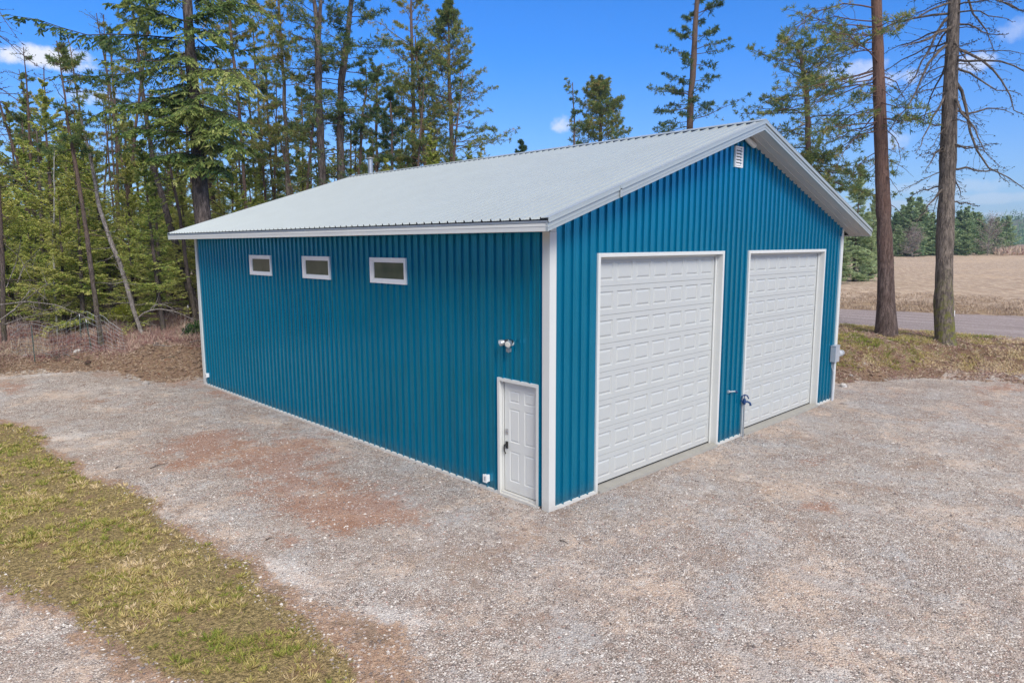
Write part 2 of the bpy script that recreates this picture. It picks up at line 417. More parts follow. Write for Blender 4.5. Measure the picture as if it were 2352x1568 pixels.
spot(1060, 1290, 170, 46, 'tan', .8); spot(640, 1240, 70, 22, 'red', .45); spot(330, 1010, 60, 10, 'dark', .5); spot(700, 1330, 60, 20, 'red', .4)
spot(1450, 1105, 60, 20, 'tan', .9); spot(1880, 1160, 60, 14, 'red', .8); spot(1390, 1190, 50, 18, 'tan', .6); spot(2150, 885, 70, 9, 'dark', .9)
spot(1870, 1060, 40, 16, 'red', .5); spot(2070, 950, 40, 8, 'dark', .5); spot(1900, 1420, 240, 60, 'tan', .28); spot(2250, 930, 110, 16, 'red', .4)
spot(1500, 1300, 190, 40, 'tan', .25); spot(2200, 1050, 190, 24, 'tan', .25); spot(1880, 935, 60, 9, 'tan', .7); spot(1170, 1480, 90, 26, 'tan', .25)
spot(100, 870, 80, 14, 'pale', .8); spot(640, 1320, 120, 40, 'pale', .9); spot(880, 1420, 170, 45, 'pale', .9); spot(440, 1180, 90, 24, 'pale', .6)
spot(180, 1010, 110, 18, 'pale', .6); spot(90, 1450, 130, 60, 'pale', .5); spot(1900, 1290, 220, 50, 'pale', .25); spot(230, 905, 190, 14, 'pale', .35)
spot(900, 1090, 330, 60, 'dark', .38); spot(600, 960, 160, 22, 'dark', .25); spot(1300, 1330, 200, 50, 'dark', .2); spot(380, 830, 110, 20, 'redbank', .4)

def axis(segs):
    out = []
    for a, b, st in segs: out.append(np.arange(a, b, st))
    return np.concatenate(out+[[segs[-1][1]]])
gx = axis([(-1500, -200, 130), (-200, -40, 16), (-40, -14, 2), (-14, 26, .2), (26, 39, .25), (39, 80, 1.6), (80, 400, 10), (400, 2400, 100)])
gy = axis([(-1500, -200, 130), (-200, -40, 16), (-40, -11, 2), (-11, 25, .2), (25, 50, .6), (50, 120, 3), (120, 400, 14), (400, 2400, 100)])
GX, GY = np.meshgrid(gx, gy, indexing='ij'); GZ = height(GX, GY)
near = (GX > -16) & (GX < 40) & (GY > -13) & (GY < 40)
nx, ny = GX[near], GY[near]
wob = (fbm(nx*1.1, ny*1.1)-.5); wob2 = fbm(nx*4, ny*4, 3)-.5
def field(fn, dflt=0.0):
    a = np.full(GX.shape, dflt); a[near] = fn; return a
A_grass = field(np.clip(.5+(poly_sd(GRASS, nx, ny)+wob*.5+wob2*.25)/.5, 0, 1))
A_dirt = field(np.maximum(np.clip(.5+(poly_sd(DIRT, nx, ny)+wob*1.2+wob2*.5)/1.6, 0, 1), .85*np.clip(1.0-np.abs(poly_sd(GRASS, nx, ny)+.05+wob*.6+wob2*.4)/(.28+.5*np.clip(fbm(nx*.6+3, ny*.6)-.35, 0, 1)), 0, 1)))
layers = {k: np.zeros(len(nx)) for k in ('red', 'tan', 'dark', 'pale', 'redbank')}
for c, a, b, kind, amt in spots:
    Mi = np.linalg.inv(np.array([a, b]).T); q = Mi@np.array([nx-c[0], ny-c[1]])
    r2 = (q**2).sum(0); layers[kind] = np.maximum(layers[kind], amt*np.clip(1.25-np.sqrt(r2)*.9+wob*1.3, 0, 1))
A_red = field(layers['red']+layers['redbank']); A_tan = field(layers['tan']); A_dark = field(layers['dark']); A_pale = field(layers['pale'])
dl = left_d(GX, GY)
A_for = np.clip((dl+.15+(fbm(GX*1.3, GY*1.3)-.5)*1.6)/.6, 0, 1)
A_for = np.where(GX > 14.2, A_for*(1-ss(14.2, 16, GX)), A_for)
ed = GX-right_foot(GY)
A_for = np.maximum(A_for, (GX > 14) * (GY > -1.4) * np.clip(1.3-np.abs(ed-1.2+(fbm(GX*1.4, GY*1.4)-.5)*2.6)/1.3, 0, 1))  # brown litter band on the right mound face, its shade put into the colour
A_turf = np.clip((ed-1.0+(fbm(GX*1.1, GY*1.1)-.5)*2.2)/1.2, 0, 1)*(1-ss(23.9, 24.5, GX+(fbm(GX, GY)-.5)*.8))
A_turf = A_turf*(GY > -60)
roadn = 24.25+(4.3-GY)*.066; roadf = 32.6+(7.7-GY)*.25
nn = (fbm(GX*.8, GY*.8)-.5)
A_road = ss(-.35, .35, GX-roadn+nn*.6)*(1-ss(-.3, .3, GX-roadf+nn*.6))
A_field = ss(-.3, .3, GX-roadf+nn*.6)
A_berm = ss(-.3, .3, GX-roadf+nn*.6)*(1-ss(2.2, 4.2, GX-roadf+nn*2.2))
attrs = dict(grass=A_grass, dirt=A_dirt, red=A_red, tan=A_tan, dark=A_dark, pale=A_pale, forest=A_for, turf=A_turf, road=A_road, field=A_field, berm=A_berm)

def ground_mat():
    mt, t, b = mat('ground_surface'); p = poscoord(t)
    P2 = t.vmath('MULTIPLY', p, (1, 1, .4))
    n1 = t.noise(p, .35, 5, .62); n2 = t.noise(p, 2.2, 5, .65); n3 = t.noise(p, 11, 4, .7); n4 = t.noise(p, 45, 3, .7)
    # gravel: three sizes of crushed stone
    v1 = t.voro(P2, 32); v2 = t.voro(P2, 62); v3 = t.voro(P2, 16)
    sep1 = t.new('ShaderNodeSeparateColor'); t.put(sep1.inputs[0], v1.outputs['Color'])
    sep2 = t.new('ShaderNodeSeparateColor'); t.put(sep2.inputs[0], v2.outputs['Color'])
    sep3 = t.new('ShaderNodeSeparateColor'); t.put(sep3.inputs[0], v3.outputs['Color'])
    stops = [(0, (.055, .048, .050)), (.2, (.165, .135, .13)), (.40, (.34, .29, .275)), (.58, (.30, .205, .175)), (.70, (.50, .44, .42)), (.88, (.66, .63, .615)), (1, (.85, .84, .83))]
    ga = t.ramp(sep1.outputs[0], stops); gb = t.ramp(sep2.outputs[0], stops); gc = t.ramp(sep3.outputs[0], stops)
    g = t.mix(t.smooth(n3, .42, .62), ga, gb)
    g = t.mix(t.math('MULTIPLY', t.math('GREATER_THAN', sep3.outputs[1], .78), .8), g, gc)
    edge = t.smooth(v1.outputs['Distance'], .62, .30)
    g = t.mix(t.math('MULTIPLY_ADD', edge, -.5, .5), g, (.10, .085, .075))
    n5 = t.noise(p, 22, 5, .75)
    hn = t.noise(P2, 46, 2, .6)
    g = t.mix(t.math('MULTIPLY', t.smooth(hn, .52, .36), .85), g, (.06, .048, .045))
    g = t.mix(t.math('MULTIPLY', t.smooth(hn, .54, .66), .7), g, (.80, .77, .75))
    # fines between the stones
    g = t.mix(t.math('MULTIPLY', t.smooth(n2, .50, .74), .35), g, (.31, .265, .235))
    g = t.mix(.08, g, (.335, .285, .265))
    g = t.mix(t.math('MULTIPLY', t.smooth(n1, .42, .68), .30), g, (.30, .245, .21))
    rv = t.new('ShaderNodeVectorRotate', rotation_type='Z_AXIS'); t.put(rv.inputs[0], p); rv.inputs['Angle'].default_value = -.55
    trk = t.noise(t.vmath('MULTIPLY', rv.outputs[0], (.85, .10, 0)), 1.0, 4, .62, .6)
    g = t.mix(t.math('MULTIPLY', t.smooth(trk, .52, .66), .16), g, (.52, .485, .45))
    g = t.mix(t.math('MULTIPLY', t.smooth(trk, .46, .32), .16), g, (.17, .135, .115))
    n6 = t.noise(p, 5.5, 5, .75)
    def mott(g, sc, off, colr, lo, hi, amt, w=.45):
        q = t.math('MULTIPLY_ADD', n6, w, t.math('MULTIPLY', t.noise(t.vmath('ADD', p, off), sc, 5, .68, .4), 1-w))
        return t.mix(t.math('MULTIPLY', t.smooth(q, lo, hi), amt), g, colr)
    g = mott(g, .55, (11, 3, 0), (.52, .40, .32), .50, .58, .60)
    g = mott(g, .9, (31, 13, 0), (.22, .145, .11), .51, .60, .62)
    g = mott(g, .7, (5, 43, 0), (.36, .375, .40), .50, .59, .48)
    g = mott(g, 1.7, (71, 23, 0), (.58, .55, .53), .53, .63, .45)
    g = mott(g, 2.6, (17, 53, 0), (.15, .105, .085), .54, .62, .68)
    spk = t.noise(p, 7, 3, .8)
    g = t.mix(t.math('MULTIPLY', t.smooth(spk, .66, .72), .75), g, (.10, .075, .06))
    def lay(c, name, colr, lo=.25, hi=.75, amt=.8, nz=n3, k=.9):
        f = t.math('ADD', t.attr(name), t.math('MULTIPLY', t.math('SUBTRACT', nz, .5), k))
        return t.mix(t.math('MULTIPLY', t.smooth(f, lo, hi), amt), c, colr)
    g = lay(g, 'pale', t.mix(.42, g, (.70, .70, .71)), .2, .95, .85, n2, 1.6)
    g = lay(g, 'dark', t.mix(.55, g, (.17, .145, .14)), .1, 1.0, .75, n2, 1.0)
    g = t.mix(.10, g, (.44, .36, .30)); g = t.mix(1.0, g, (1.40, 1.40, 1.38), 'MULTIPLY')
    g = lay(g, 'tan', t.mix(.50, g, (.36, .26, .19)), .3, .95, .8, n2, 1.8)
    g = lay(g, 'red', t.mix(.60, g, t.mix(n5, (.22, .080, .042), (.52, .255, .155))), .30, .82, .95, t.math('MULTIPLY_ADD', n3, .5, t.math('MULTIPLY', n2, .5)), 3.4)
    soil = t.mix(t.smooth(n3, .3, .7), (.25, .14, .09), (.54, .385, .28)); soil = t.mix(t.math('MULTIPLY', t.smooth(n2, .5, .62), .7), soil, t.mix(n4, (.13, .08, .05), (.30, .22, .15))); soil = t.mix(t.math('MULTIPLY', t.smooth(sep1.outputs[2], .86, .9), .6), soil, ga)
    g = lay(g, 'dirt', soil, .35, .65, .92, n3, .8)
    sod = t.mix(t.smooth(t.noise(p, 16, 5, .8), .38, .62), (.12, .095, .045), (.40, .31, .15))
    sod = t.mix(t.smooth(n2, .5, .75), sod, (.26, .17, .11))
    g = lay(g, 'grass', sod, .38, .62, 1, n3, .8)
    litter = t.mix(t.smooth(n4, .3, .7), (.13, .065, .048), (.36, .24, .18))
    litter = t.mix(t.smooth(n5, .42, .60), litter, t.mix(n4, (.16, .115, .06), (.40, .31, .20)))
    litter = t.mix(t.smooth(n3, .52, .62), litter, t.mix(n4, (.07, .045, .035), (.16, .10, .07)))
    litter = t.mix(t.smooth(n2, .58, .7), litter, (.20, .085, .05))
    g = lay(g, 'forest', litter, .4, .6, 1, n3, .7)
    turf = t.mix(t.smooth(n5, .36, .64), (.13, .095, .05), (.42, .34, .20))
    turf = t.mix(t.smooth(n3, .48, .60), turf, (.25, .14, .10)); turf = t.mix(t.math('MULTIPLY', t.smooth(n2, .50, .40), .7), turf, (.17, .10, .07))
    turf = t.mix(t.math('MULTIPLY', t.smooth(n2, .52, .66), .6), turf, t.mix(n5, (.10, .12, .03), (.28, .30, .09)))
    g = lay(g, 'turf', turf, .4, .6, 1, n3, .7)
    # road: packed grey gravel with wheel tracks running along it
    sp = t.new('ShaderNodeSeparateXYZ'); t.put(sp.inputs[0], p)
    acr = t.math('ADD', sp.outputs[0], t.math('MULTIPLY', sp.outputs[1], .15))
    tr = t.noise(t.vmath('MULTIPLY', p, (1.6, .10, 0)), 1.0, 3, .6)
    road = t.mix(t.smooth(tr, .36, .64), (.245, .20, .205), (.40, .345, .345))
    road = t.mix(t.math('MULTIPLY', n4, .5), road, (.22, .18, .18)); road = t.mix(.25, road, ga)
    g = lay(g, 'road', road, .4, .6, 1, n3, .5)
    # stubble field: drilled rows, pale straw over brown soil
    wv = t.new('ShaderNodeTexWave', wave_type='BANDS', bands_direction='X')
    rot = t.new('ShaderNodeVectorRotate', rotation_type='Z_AXIS'); t.put(rot.inputs[0], p); rot.inputs['Angle'].default_value = .42
    t.put(wv.inputs[0], rot.outputs[0]); wv.inputs['Scale'].default_value = .16; wv.inputs['Distortion'].default_value = 3.5; wv.inputs['Detail'].default_value = 3; wv.inputs['Detail Scale'].default_value = .35
    rows = t.new('ShaderNodeTexWave', wave_type='BANDS', bands_direction='X'); t.put(rows.inputs[0], rot.outputs[0]); rows.inputs['Scale'].default_value = .9; rows.inputs['Distortion'].default_value = 2
    fl = t.mix(t.smooth(t.noise(t.vmath('MULTIPLY', rot.outputs[0], (4, 1.0, 1)), 1.4, 5, .72), .40, .60), (.27, .205, .155), (.58, .48, .375))
    fl = t.mix(t.math('MULTIPLY', t.smooth(rows.outputs['Fac'], .3, .9), .5), fl, (.30, .21, .16))
    fl = t.mix(t.math('MULTIPLY', t.smooth(wv.outputs['Fac'], .5, .95), .5), fl, (.34, .25, .19))
    fl = t.mix(t.math('MULTIPLY', t.smooth(t.noise(p, .07, 4, .6), .5, .7), .4), fl, (.56, .42, .29))
    g = lay(g, 'field', fl, .4, .6, 1, n3, .5)
    bm = t.mix(t.smooth(t.noise(t.vmath('MULTIPLY', p, (2.2, .7, 1)), 2, 5, .75), .38, .62), (.16, .10, .075), (.44, .34, .22))
    g = lay(g, 'berm', bm, .3, .7, .95, n2, 1.0)
    t.put(b.inputs['Base Color'], g); b.inputs['Roughness'].default_value = .93; b.inputs['Specular IOR Level'].default_value = .15
    soft = t.math('MAXIMUM', t.attr('field'), t.attr('road'))
    h = t.math('ADD', t.math('MULTIPLY', t.math('ADD', t.math('MULTIPLY', edge, .5), sep1.outputs[1]), t.math('MULTIPLY_ADD', soft, -.7, 1)), t.math('MULTIPLY', n3, 1.2))
    h = t.math('ADD', h, t.math('MULTIPLY', n4, .7))
    t.put(b.inputs['Normal'], t.bump(h, 1.0, .024))
    return mt
M['ground'] = ground_mat()

def terrain():
    I, J = GX.shape
    idx = np.arange(I*J).reshape(I, J)
    F = np.stack([idx[:-1, :-1], idx[1:, :-1], idx[1:, 1:], idx[:-1, 1:]], -1).reshape(-1, 4)
    def fc(a): return (a[:-1, :-1]+a[1:, :-1]+a[1:, 1:]+a[:-1, 1:]).reshape(-1)/4
    cx, cy = fc(GX), fc(GY)
    reg = np.zeros(len(F), int)                                     # 0 ground
    yard = (fc(A_for) < .5) & (fc(A_turf) < .5) & (cx < 25) & (cy < 40) & (cx > -40) & (cy > -40) & (fc(A_road) < .5)
    reg[yard] = 1
    reg[(fc(A_road) > .5)] = 2; reg[(fc(A_field) > .5)] = 3
    V = np.stack([GX.ravel(), GY.ravel(), GZ.ravel()], -1)
    for r, name in enumerate(('ground', 'gravel_yard', 'gravel_road', 'field')):
        f = F[reg == r]; used = np.unique(f); remap = np.zeros(len(V), int); remap[used] = np.arange(len(used))
        mb = MB(); mb.add(V[used], remap[f]); o = mb.build(name, M['ground'], smooth=True)
        for k, a in attrs.items():
            at_ = o.data.attributes.new(k, 'FLOAT', 'POINT'); at_.data.foreach_set('value', a.ravel()[used].astype(np.float32))
        o['kind'] = 'structure'
terrain()

# ------------------------------------------------------------------ the blue steel building
BW, BL, EO, GO = 12.573, 15.85, .662, .565
ZE = 5.033; SL = 2.26/(BW/2+EO)
def zr(x): return ZE+SL*(np.minimum(x, BW-x)+EO)
B = empty('garage_building', (BW/2, BL/2, 0), 'long teal blue ribbed steel shop building with pale metal gable roof and white garage doors', 'garage')

def rib_profile(s0, s1, first, h=.036, minor=.004, pitch=.2286, w=.019, tw=.010):
    P = [(s0, 0.0)]
    k0 = int(math.floor((s0-first)/pitch)); c = first+k0*pitch
    while c < s1+pitch:
        for off, hh in ((-w, 0), (-tw, h), (tw, h), (w, 0)): P.append((c+off, hh))
        for mc in (pitch/3, 2*pitch/3):
            for off, hh in ((-.014, 0), (-.006, minor), (.006, minor), (.014, 0)): P.append((c+mc+off, hh))
        c += pitch
    P = [q for q in P if s0+1e-4 < q[0] < s1-1e-4]
    return [(s0, 0.0)]+P+[(s1, 0.0)]
def wall_panel(name, O, sa, na, s0, s1, first, ztop, openings=(), laps=(), z0=.05, rows=()):
    O = np.array(O, float); sa = np.array(sa, float); na = np.array(na, float)
    prof = rib_profile(s0, s1, first)
    xs = [p[0] for p in prof]; hs = [p[1] for p in prof]
    cuts = sorted(set(xs+[c for o in openings for c in o[:2]]+[(s0+s1)/2]))
    mb = MB(); Z = np.array([0, 0, 1.0])
    levels = [z0]+list(laps)+[99]
    for a, b_ in zip(cuts[:-1], cuts[1:]):
        if b_-a < 1e-5: continue
        ha, hb = np.interp([a, b_], xs, hs); mid = (a+b_)/2
        ops = sorted([(o[2], o[3]) for o in openings if o[0] < mid < o[1]])
        for li in range(len(levels)-1):
            lo, hi = levels[li], levels[li+1]; ex = .004*li
            segs = []; cur = lo
            for oz0, oz1 in ops:
                if oz1 <= lo or oz0 >= hi: continue
                if oz0 > cur: segs.append((cur, oz0))
                cur = max(cur, oz1)
            segs.append((cur, hi))
            for za, zb in segs:
                ta, tb = min(zb, float(ztop(a))), min(zb, float(ztop(b_)))
                if ta <= za or tb <= za: continue
                mb.quad(O+sa*a+na*(ha+ex)+Z*za, O+sa*b_+na*(hb+ex)+Z*za, O+sa*b_+na*(hb+ex)+Z*tb, O+sa*a+na*(ha+ex)+Z*ta)
    # screw heads beside the ribs
    c = first
    while c < s1-.05:
        for zz in rows:
            if zz < ztop(c)-.05 and not any(o[0]-.05 < c < o[1]+.05 and o[2] < zz < o[3]+.05 for o in openings) and c > s0+.05:
                q = O+sa*(c+.042)+Z*zz; e = .009
                mb.add([q-sa*e-Z*e, q+sa*e-Z*e, q+sa*e+Z*e, q-sa*e+Z*e]+[q+na*.010+sa*i*.006+Z*j*.006 for i, j in ((-1,-1),(1,-1),(1,1),(-1,1))],
                       [(4,5,6,7),(0,1,5,4),(1,2,6,5),(2,3,7,6),(3,0,4,7)])
        c += .2286
    return mb.build(name, M['blue'], B)
G1 = (1.245, 5.735, 4.49); G2 = (6.875, 11.365, 4.49)
rake_under = lambda x: zr(x)-.185
WIN = [(4.06, 5.41), (7.19, 8.545), (10.345, 11.70)]; WZ = (3.82, 4.375)
ED = (.215, 1.265, 2.235)
wall_panel('wall', (0, 0, 0), (1, 0, 0), (0, -1, 0), .0, BW, .12, rake_under, [(G1[0]+.03, G1[1]-.03, 0, 4.46), (G2[0]+.03, G2[1]-.03, 0, 4.46)], laps=[4.93], rows=(.35, 1.2, 2.1, 3.0, 3.9, 4.85, 5.05, 5.6, 6.25, 6.75))
wall_panel('wall', (0, 0, 0), (0, 1, 0), (-1, 0, 0), .0, BL, .21, lambda s: 4.87, [(a+.02, b_-.02, WZ[0]+.02, WZ[1]-.02) for a, b_ in WIN]+[(ED[0]+.02, ED[1]-.02, 0, ED[2]-.02)], rows=(.35, 1.1, 1.9, 2.7, 3.5, 4.3))
wall_panel('wall', (BW, 0, 0), (0, 1, 0), (1, 0, 0), .0, BL, .21, lambda s: 4.87)
wall_panel('wall', (0, BL, 0), (1, 0, 0), (0, 1, 0), .0, BW, .12, rake_under)

# roof: two ribbed slopes
def slope_mb(side, y0, y1):
    mb = MB(); prof = rib_profile(y0, y1, y0+.13, h=.036, minor=.004, w=.024)
    xe = -EO if side < 0 else BW+EO; xm = BW/2
    n = unit(np.array([-SL, 0, 1]) if side < 0 else np.array([SL, 0, 1]))
    for (ya, ha), (yb, hb) in zip(prof[:-1], prof[1:]):
        P = [np.array([xe, ya, ZE])+n*ha, np.array([xe, yb, ZE])+n*hb, np.array([xm, yb, float(zr(xm))])+n*hb, np.array([xm, ya, float(zr(xm))])+n*ha]
        mb.quad(*P)
        if max(ha, hb) > .01:    # rib ends at the eave, near-black paints in the shade of their hollows
            mb.quad(P[0], P[1], np.array([xe, yb, ZE-.004]), np.array([xe, ya, ZE-.004]), mi=1)
    ys = np.arange(y0+.13, y1, .2286)    # screws down the slope
    for t_ in np.linspace(.03, .97, 9):
        for y in ys:
            q = np.array([xe+(xm-xe)*t_, y+.045, ZE+(float(zr(xm))-ZE)*t_]); a = np.array([0, .008, 0]); b_ = np.array([.008, 0, .0026])
            if side < 0: mb.quad(q-a-b_+n*.006, q+a-b_+n*.006, q+a+b_+n*.006, q-a+b_+n*.006, mi=2)
    return mb
roof_mb = slope_mb(-1, -GO+.01, BL+GO-.01); r2 = slope_mb(1, -GO+.01, BL+GO-.01)
for v_, f_, i_ in zip(r2.v, r2.f, r2.mi): roof_mb.v.append(v_); roof_mb.f.append(f_-0+roof_mb.n); roof_mb.mi.append(i_)
roof_mb.n += r2.n; roof_mb.tint += r2.tint
roof = roof_mb.build('roof', [M['roof'], M['dark'], M['galv']], B)
# ridge cap with the dark closure foam beneath its edges
mb = MB(); zm = float(zr(BW/2))
for s in (-1, 1):
    a = np.array([BW/2, 0, zm+.052]); e = np.array([BW/2+s*.17, 0, zm+.052-SL*.17])
    e2 = e+np.array([0, 0, -.014])
    Y0, Y1 = np.array([0, -GO-.025, 0]), np.array([0, BL+GO+.025, 0])
    mb.quad(a+Y0, a+Y1, e+Y1, e+Y0); mb.quad(e+Y0, e+Y1, e2+Y1, e2+Y0)
    for YY in (Y0, Y1): mb.quad(a+YY, e+YY, e2+YY, a+YY-np.array([0, 0, .02]))
sub(mb, 'ridge_cap', M['roof'], roof)
mb = MB()
for s in (-1, 1):
    x = BW/2+s*.155; mb.box((x-.006, -GO, zm-SL*.155-.005), (x+.006, BL+GO, zm+.052-SL*.155-.004))
sub(mb, 'ridge_closure', M['closure'], roof)
# eave fascia (drip edge above a white fascia board) and flat eave soffit
for s, xo, xw in ((-1, -EO, -.004), (1, BW+EO, BW+.004)):
    mb = MB()
    mb.box((xo-s*.035, -GO+.0, ZE-.062), (xo-s*.010, BL+GO, ZE-.006), mi=1)       # drip edge tucked under the sheets, near-black paints in its shade
    mb.box((xo+s*.004, -GO-.004, ZE-.185), (xo-s*.034, BL+GO+.004, ZE-.064))
    mb.box((xo+s*.010, -GO-.004, ZE-.110), (xo-s*.001, BL+GO+.004, ZE-.100))
    mb.box((xo+s*.002, -GO+.001, ZE-.020), (xo-s*.009, BL+GO-.001, ZE-.058), mi=2)
    for yy in (5.2, 10.6): mb.box((xo+s*.0065, yy, ZE-.186), (xo+s*.003, yy+.06, ZE-.065))
    sub(mb, 'fascia', [M['trim'], M['dark'], M['galv']], roof)
    mb = MB(); n = 9
    x0, x1 = xo-s*.035, xw
    for k in range(n):
        a = x0+(x1-x0)*k/n; b_ = x0+(x1-x0)*(k+1)/n; g_ = (b_-a)*.12
        mb.box((a, -.0, ZE-.178), (b_-g_, BL, ZE-.160)); mb.box((b_-g_, 0, ZE-.172), (b_, BL, ZE-.158))
    sub(mb, 'soffit', M['soffit'], roof)
# rakes
for yo, sgn in ((-GO, -1), (BL+GO, 1)):
    for side in (-1, 1):
        xe = -EO if side < 0 else BW+EO; xm = BW/2
        a = np.array([xe, yo, ZE]); b_ = np.array([xm, yo, zm]); Yv = np.array([0, sgn, 0.0]); Zv = np.array([0, 0, 1.0])
        d = unit(b_-a); n = unit(np.cross(d, Yv)); n = n if n[2] > 0 else -n
        mb = MB()
        ext = -d*.01
        mb.prism([(-.135, .024), (.030, .030), (.030, .020), (-.135, .021)], a+ext, b_, Yv, n)           # flange over the ribs
        mb.prism([(.021, .0195), (.0295, .0195), (.0295, -.055), (.021, -.055)], a+ext, b_, Yv, Zv)
        mb.prism([(.018, -.030), (.038, -.034), (.038, -.052), (.018, -.055)], a+ext, b_, Yv, Zv)
        mb.prism([(-.030, -.057), (.012, -.057), (.012, -.186), (-.030, -.186)], a+ext, b_, Yv, Zv)      # lower white fascia
        mb.prism([(.0125, -.118), (.020, -.121), (.020, -.128), (.0125, -.131)], a+ext, b_, Yv, Zv)
        if side < 0 and sgn < 0:
            for t_ in (.27,): mb.bar(a+d*t_*7+Yv*.034+Zv*.02-n*.0, a+d*t_*7+Yv*.034-Zv*.18, .05, .008, up=(0, 1, 0))
        sub(mb, 'rake_trim', M['roof'], roof)
        # sloping soffit sheets between rake and wall, ribs parallel to the rake
        mb = MB(); y0 = yo-sgn*.030; y1 = (.0 if sgn < 0 else BL)
        n_ = 3
        aa = np.array([xe-side*.03, 0, ZE-.178+.0]); bb = np.array([xm, 0, zm-.178])
        for k in range(n_):
            ya = y0+(y1-y0)*k/n_; yb = y0+(y1-y0)*(k+1)/n_; e = (yb-ya)*.04
            mb.quad(aa+[0, ya, 0], bb+[0, ya, 0], bb+[0, yb-e, 0], aa+[0, yb-e, 0])
            mb.quad(aa+[0, yb-e, 0], bb+[0, yb-e, 0], bb+[0, yb-e/2, -.014], aa+[0, yb-e/2, -.014])
            mb.quad(aa+[0, yb-e/2, -.014], bb+[0, yb-e/2, -.014], bb+[0, yb, 0], aa+[0, yb, 0])
        sub(mb, 'soffit', M['soffit'], roof)
# corner trims
for cx_, sx in ((0, -1), (BW, 1)):
    for cy_, sy in ((0, -1), (BL, 1)):
        mb = MB(); t_ = .038
        mb.box((cx_+sx*t_, cy_+sy*t_, -.01), (cx_-sx*.125, cy_+sy*.0325, 4.853+(0.2 if 0 else 0)))
        mb.box((cx_+sx*t_, cy_+sy*.0323, -.01), (cx_+sx*.0325, cy_-sy*.125, 4.853))
        mb.box((cx_-sx*.125, cy_+sy*.002, .0), (cx_-sx*.130, cy_+sy*.0378, 4.852)); mb.box((cx_+sx*.002, cy_-sy*.125, .0), (cx_+sx*.0378, cy_-sy*.130, 4.852))
        # top of the gable-side leg reaches the sloping soffit
        mb.box((cx_+sx*.02, cy_+sy*.0376, 4.856), (cx_-sx*.124, cy_+sy*.0328, 5.06))
        mb.build('corner_trim', M['trim'], B)
# base flashing
def base(a, b_, n):
    mb = MB(); a = np.array(a, float); b_ = np.array(b_, float); n = np.array(n, float)
    mb.prism([(.0, .060), (.037, .048), (.041, -.03), (.0, -.03)], a, b_, n, (0, 0, 1))
    mb.build('base_trim', M['trim'], B)
for a, b_ in ((.13, G1[0]), (G1[1], G2[0]), (G2[1], BW-.13)): base((a, 0, 0), (b_, 0, 0), (0, -1, 0))
base((0, ED[1], 0), (0, BL-.13, 0), (-1, 0, 0)); base((BW, .13, 0), (BW, BL-.13, 0), (1, 0, 0)); base((.13, BL, 0), (BW-.13, BL, 0), (0, 1, 0))
mb = MB(); mb.box((.03, .03, -.2), (BW-.03, BL-.03, .03)); mb.build('floor_slab', M['concrete'], B)

# embossed panel face: cuts in u and v, panels at given cells
def emboss(mb, O, ua, va, na, us, vs, b=.022, d=.010):
    """us, vs: sorted [(lo, hi)] panel spans; face spans U=(0,u1), V=(0,v1) given as last entries"""
    O = np.array(O, float); ua = np.array(ua, float); va = np.array(va, float); na = np.array(na, float)
    (us, u1), (vs, v1) = us, vs
    cu = [0]+[c for p in us for c in p]+[u1]; cv = [0]+[c for p in vs for c in p]+[v1]
    P = lambda u, v, h: O+ua*u+va*v+na*h
    for i in range(len(cu)-1):
        for j in range(len(cv)-1):
            a0, a1, c0, c1 = cu[i], cu[i+1], cv[j], cv[j+1]
            if a1-a0 < 1e-4 or c1-c0 < 1e-4: continue
            if i % 2 and j % 2:
                rings = [(0, 0), (b*.45, -d), (b, -d), (b*1.9, -d*.15)]
                R = [[P(a0+r, c0+r, h), P(a1-r, c0+r, h), P(a1-r, c1-r, h), P(a0+r, c1-r, h)] for r, h in rings]
                for A_, B_ in zip(R[:-1], R[1:]):
                    for k in range(4): mb.quad(A_[k], A_[(k+1) % 4], B_[(k+1) % 4], B_[k])
                mb.quad(*R[-1])
            else: mb.quad(P(a0, c0, 0), P(a1, c0, 0), P(a1, c1, 0), P(a0, c1, 0))
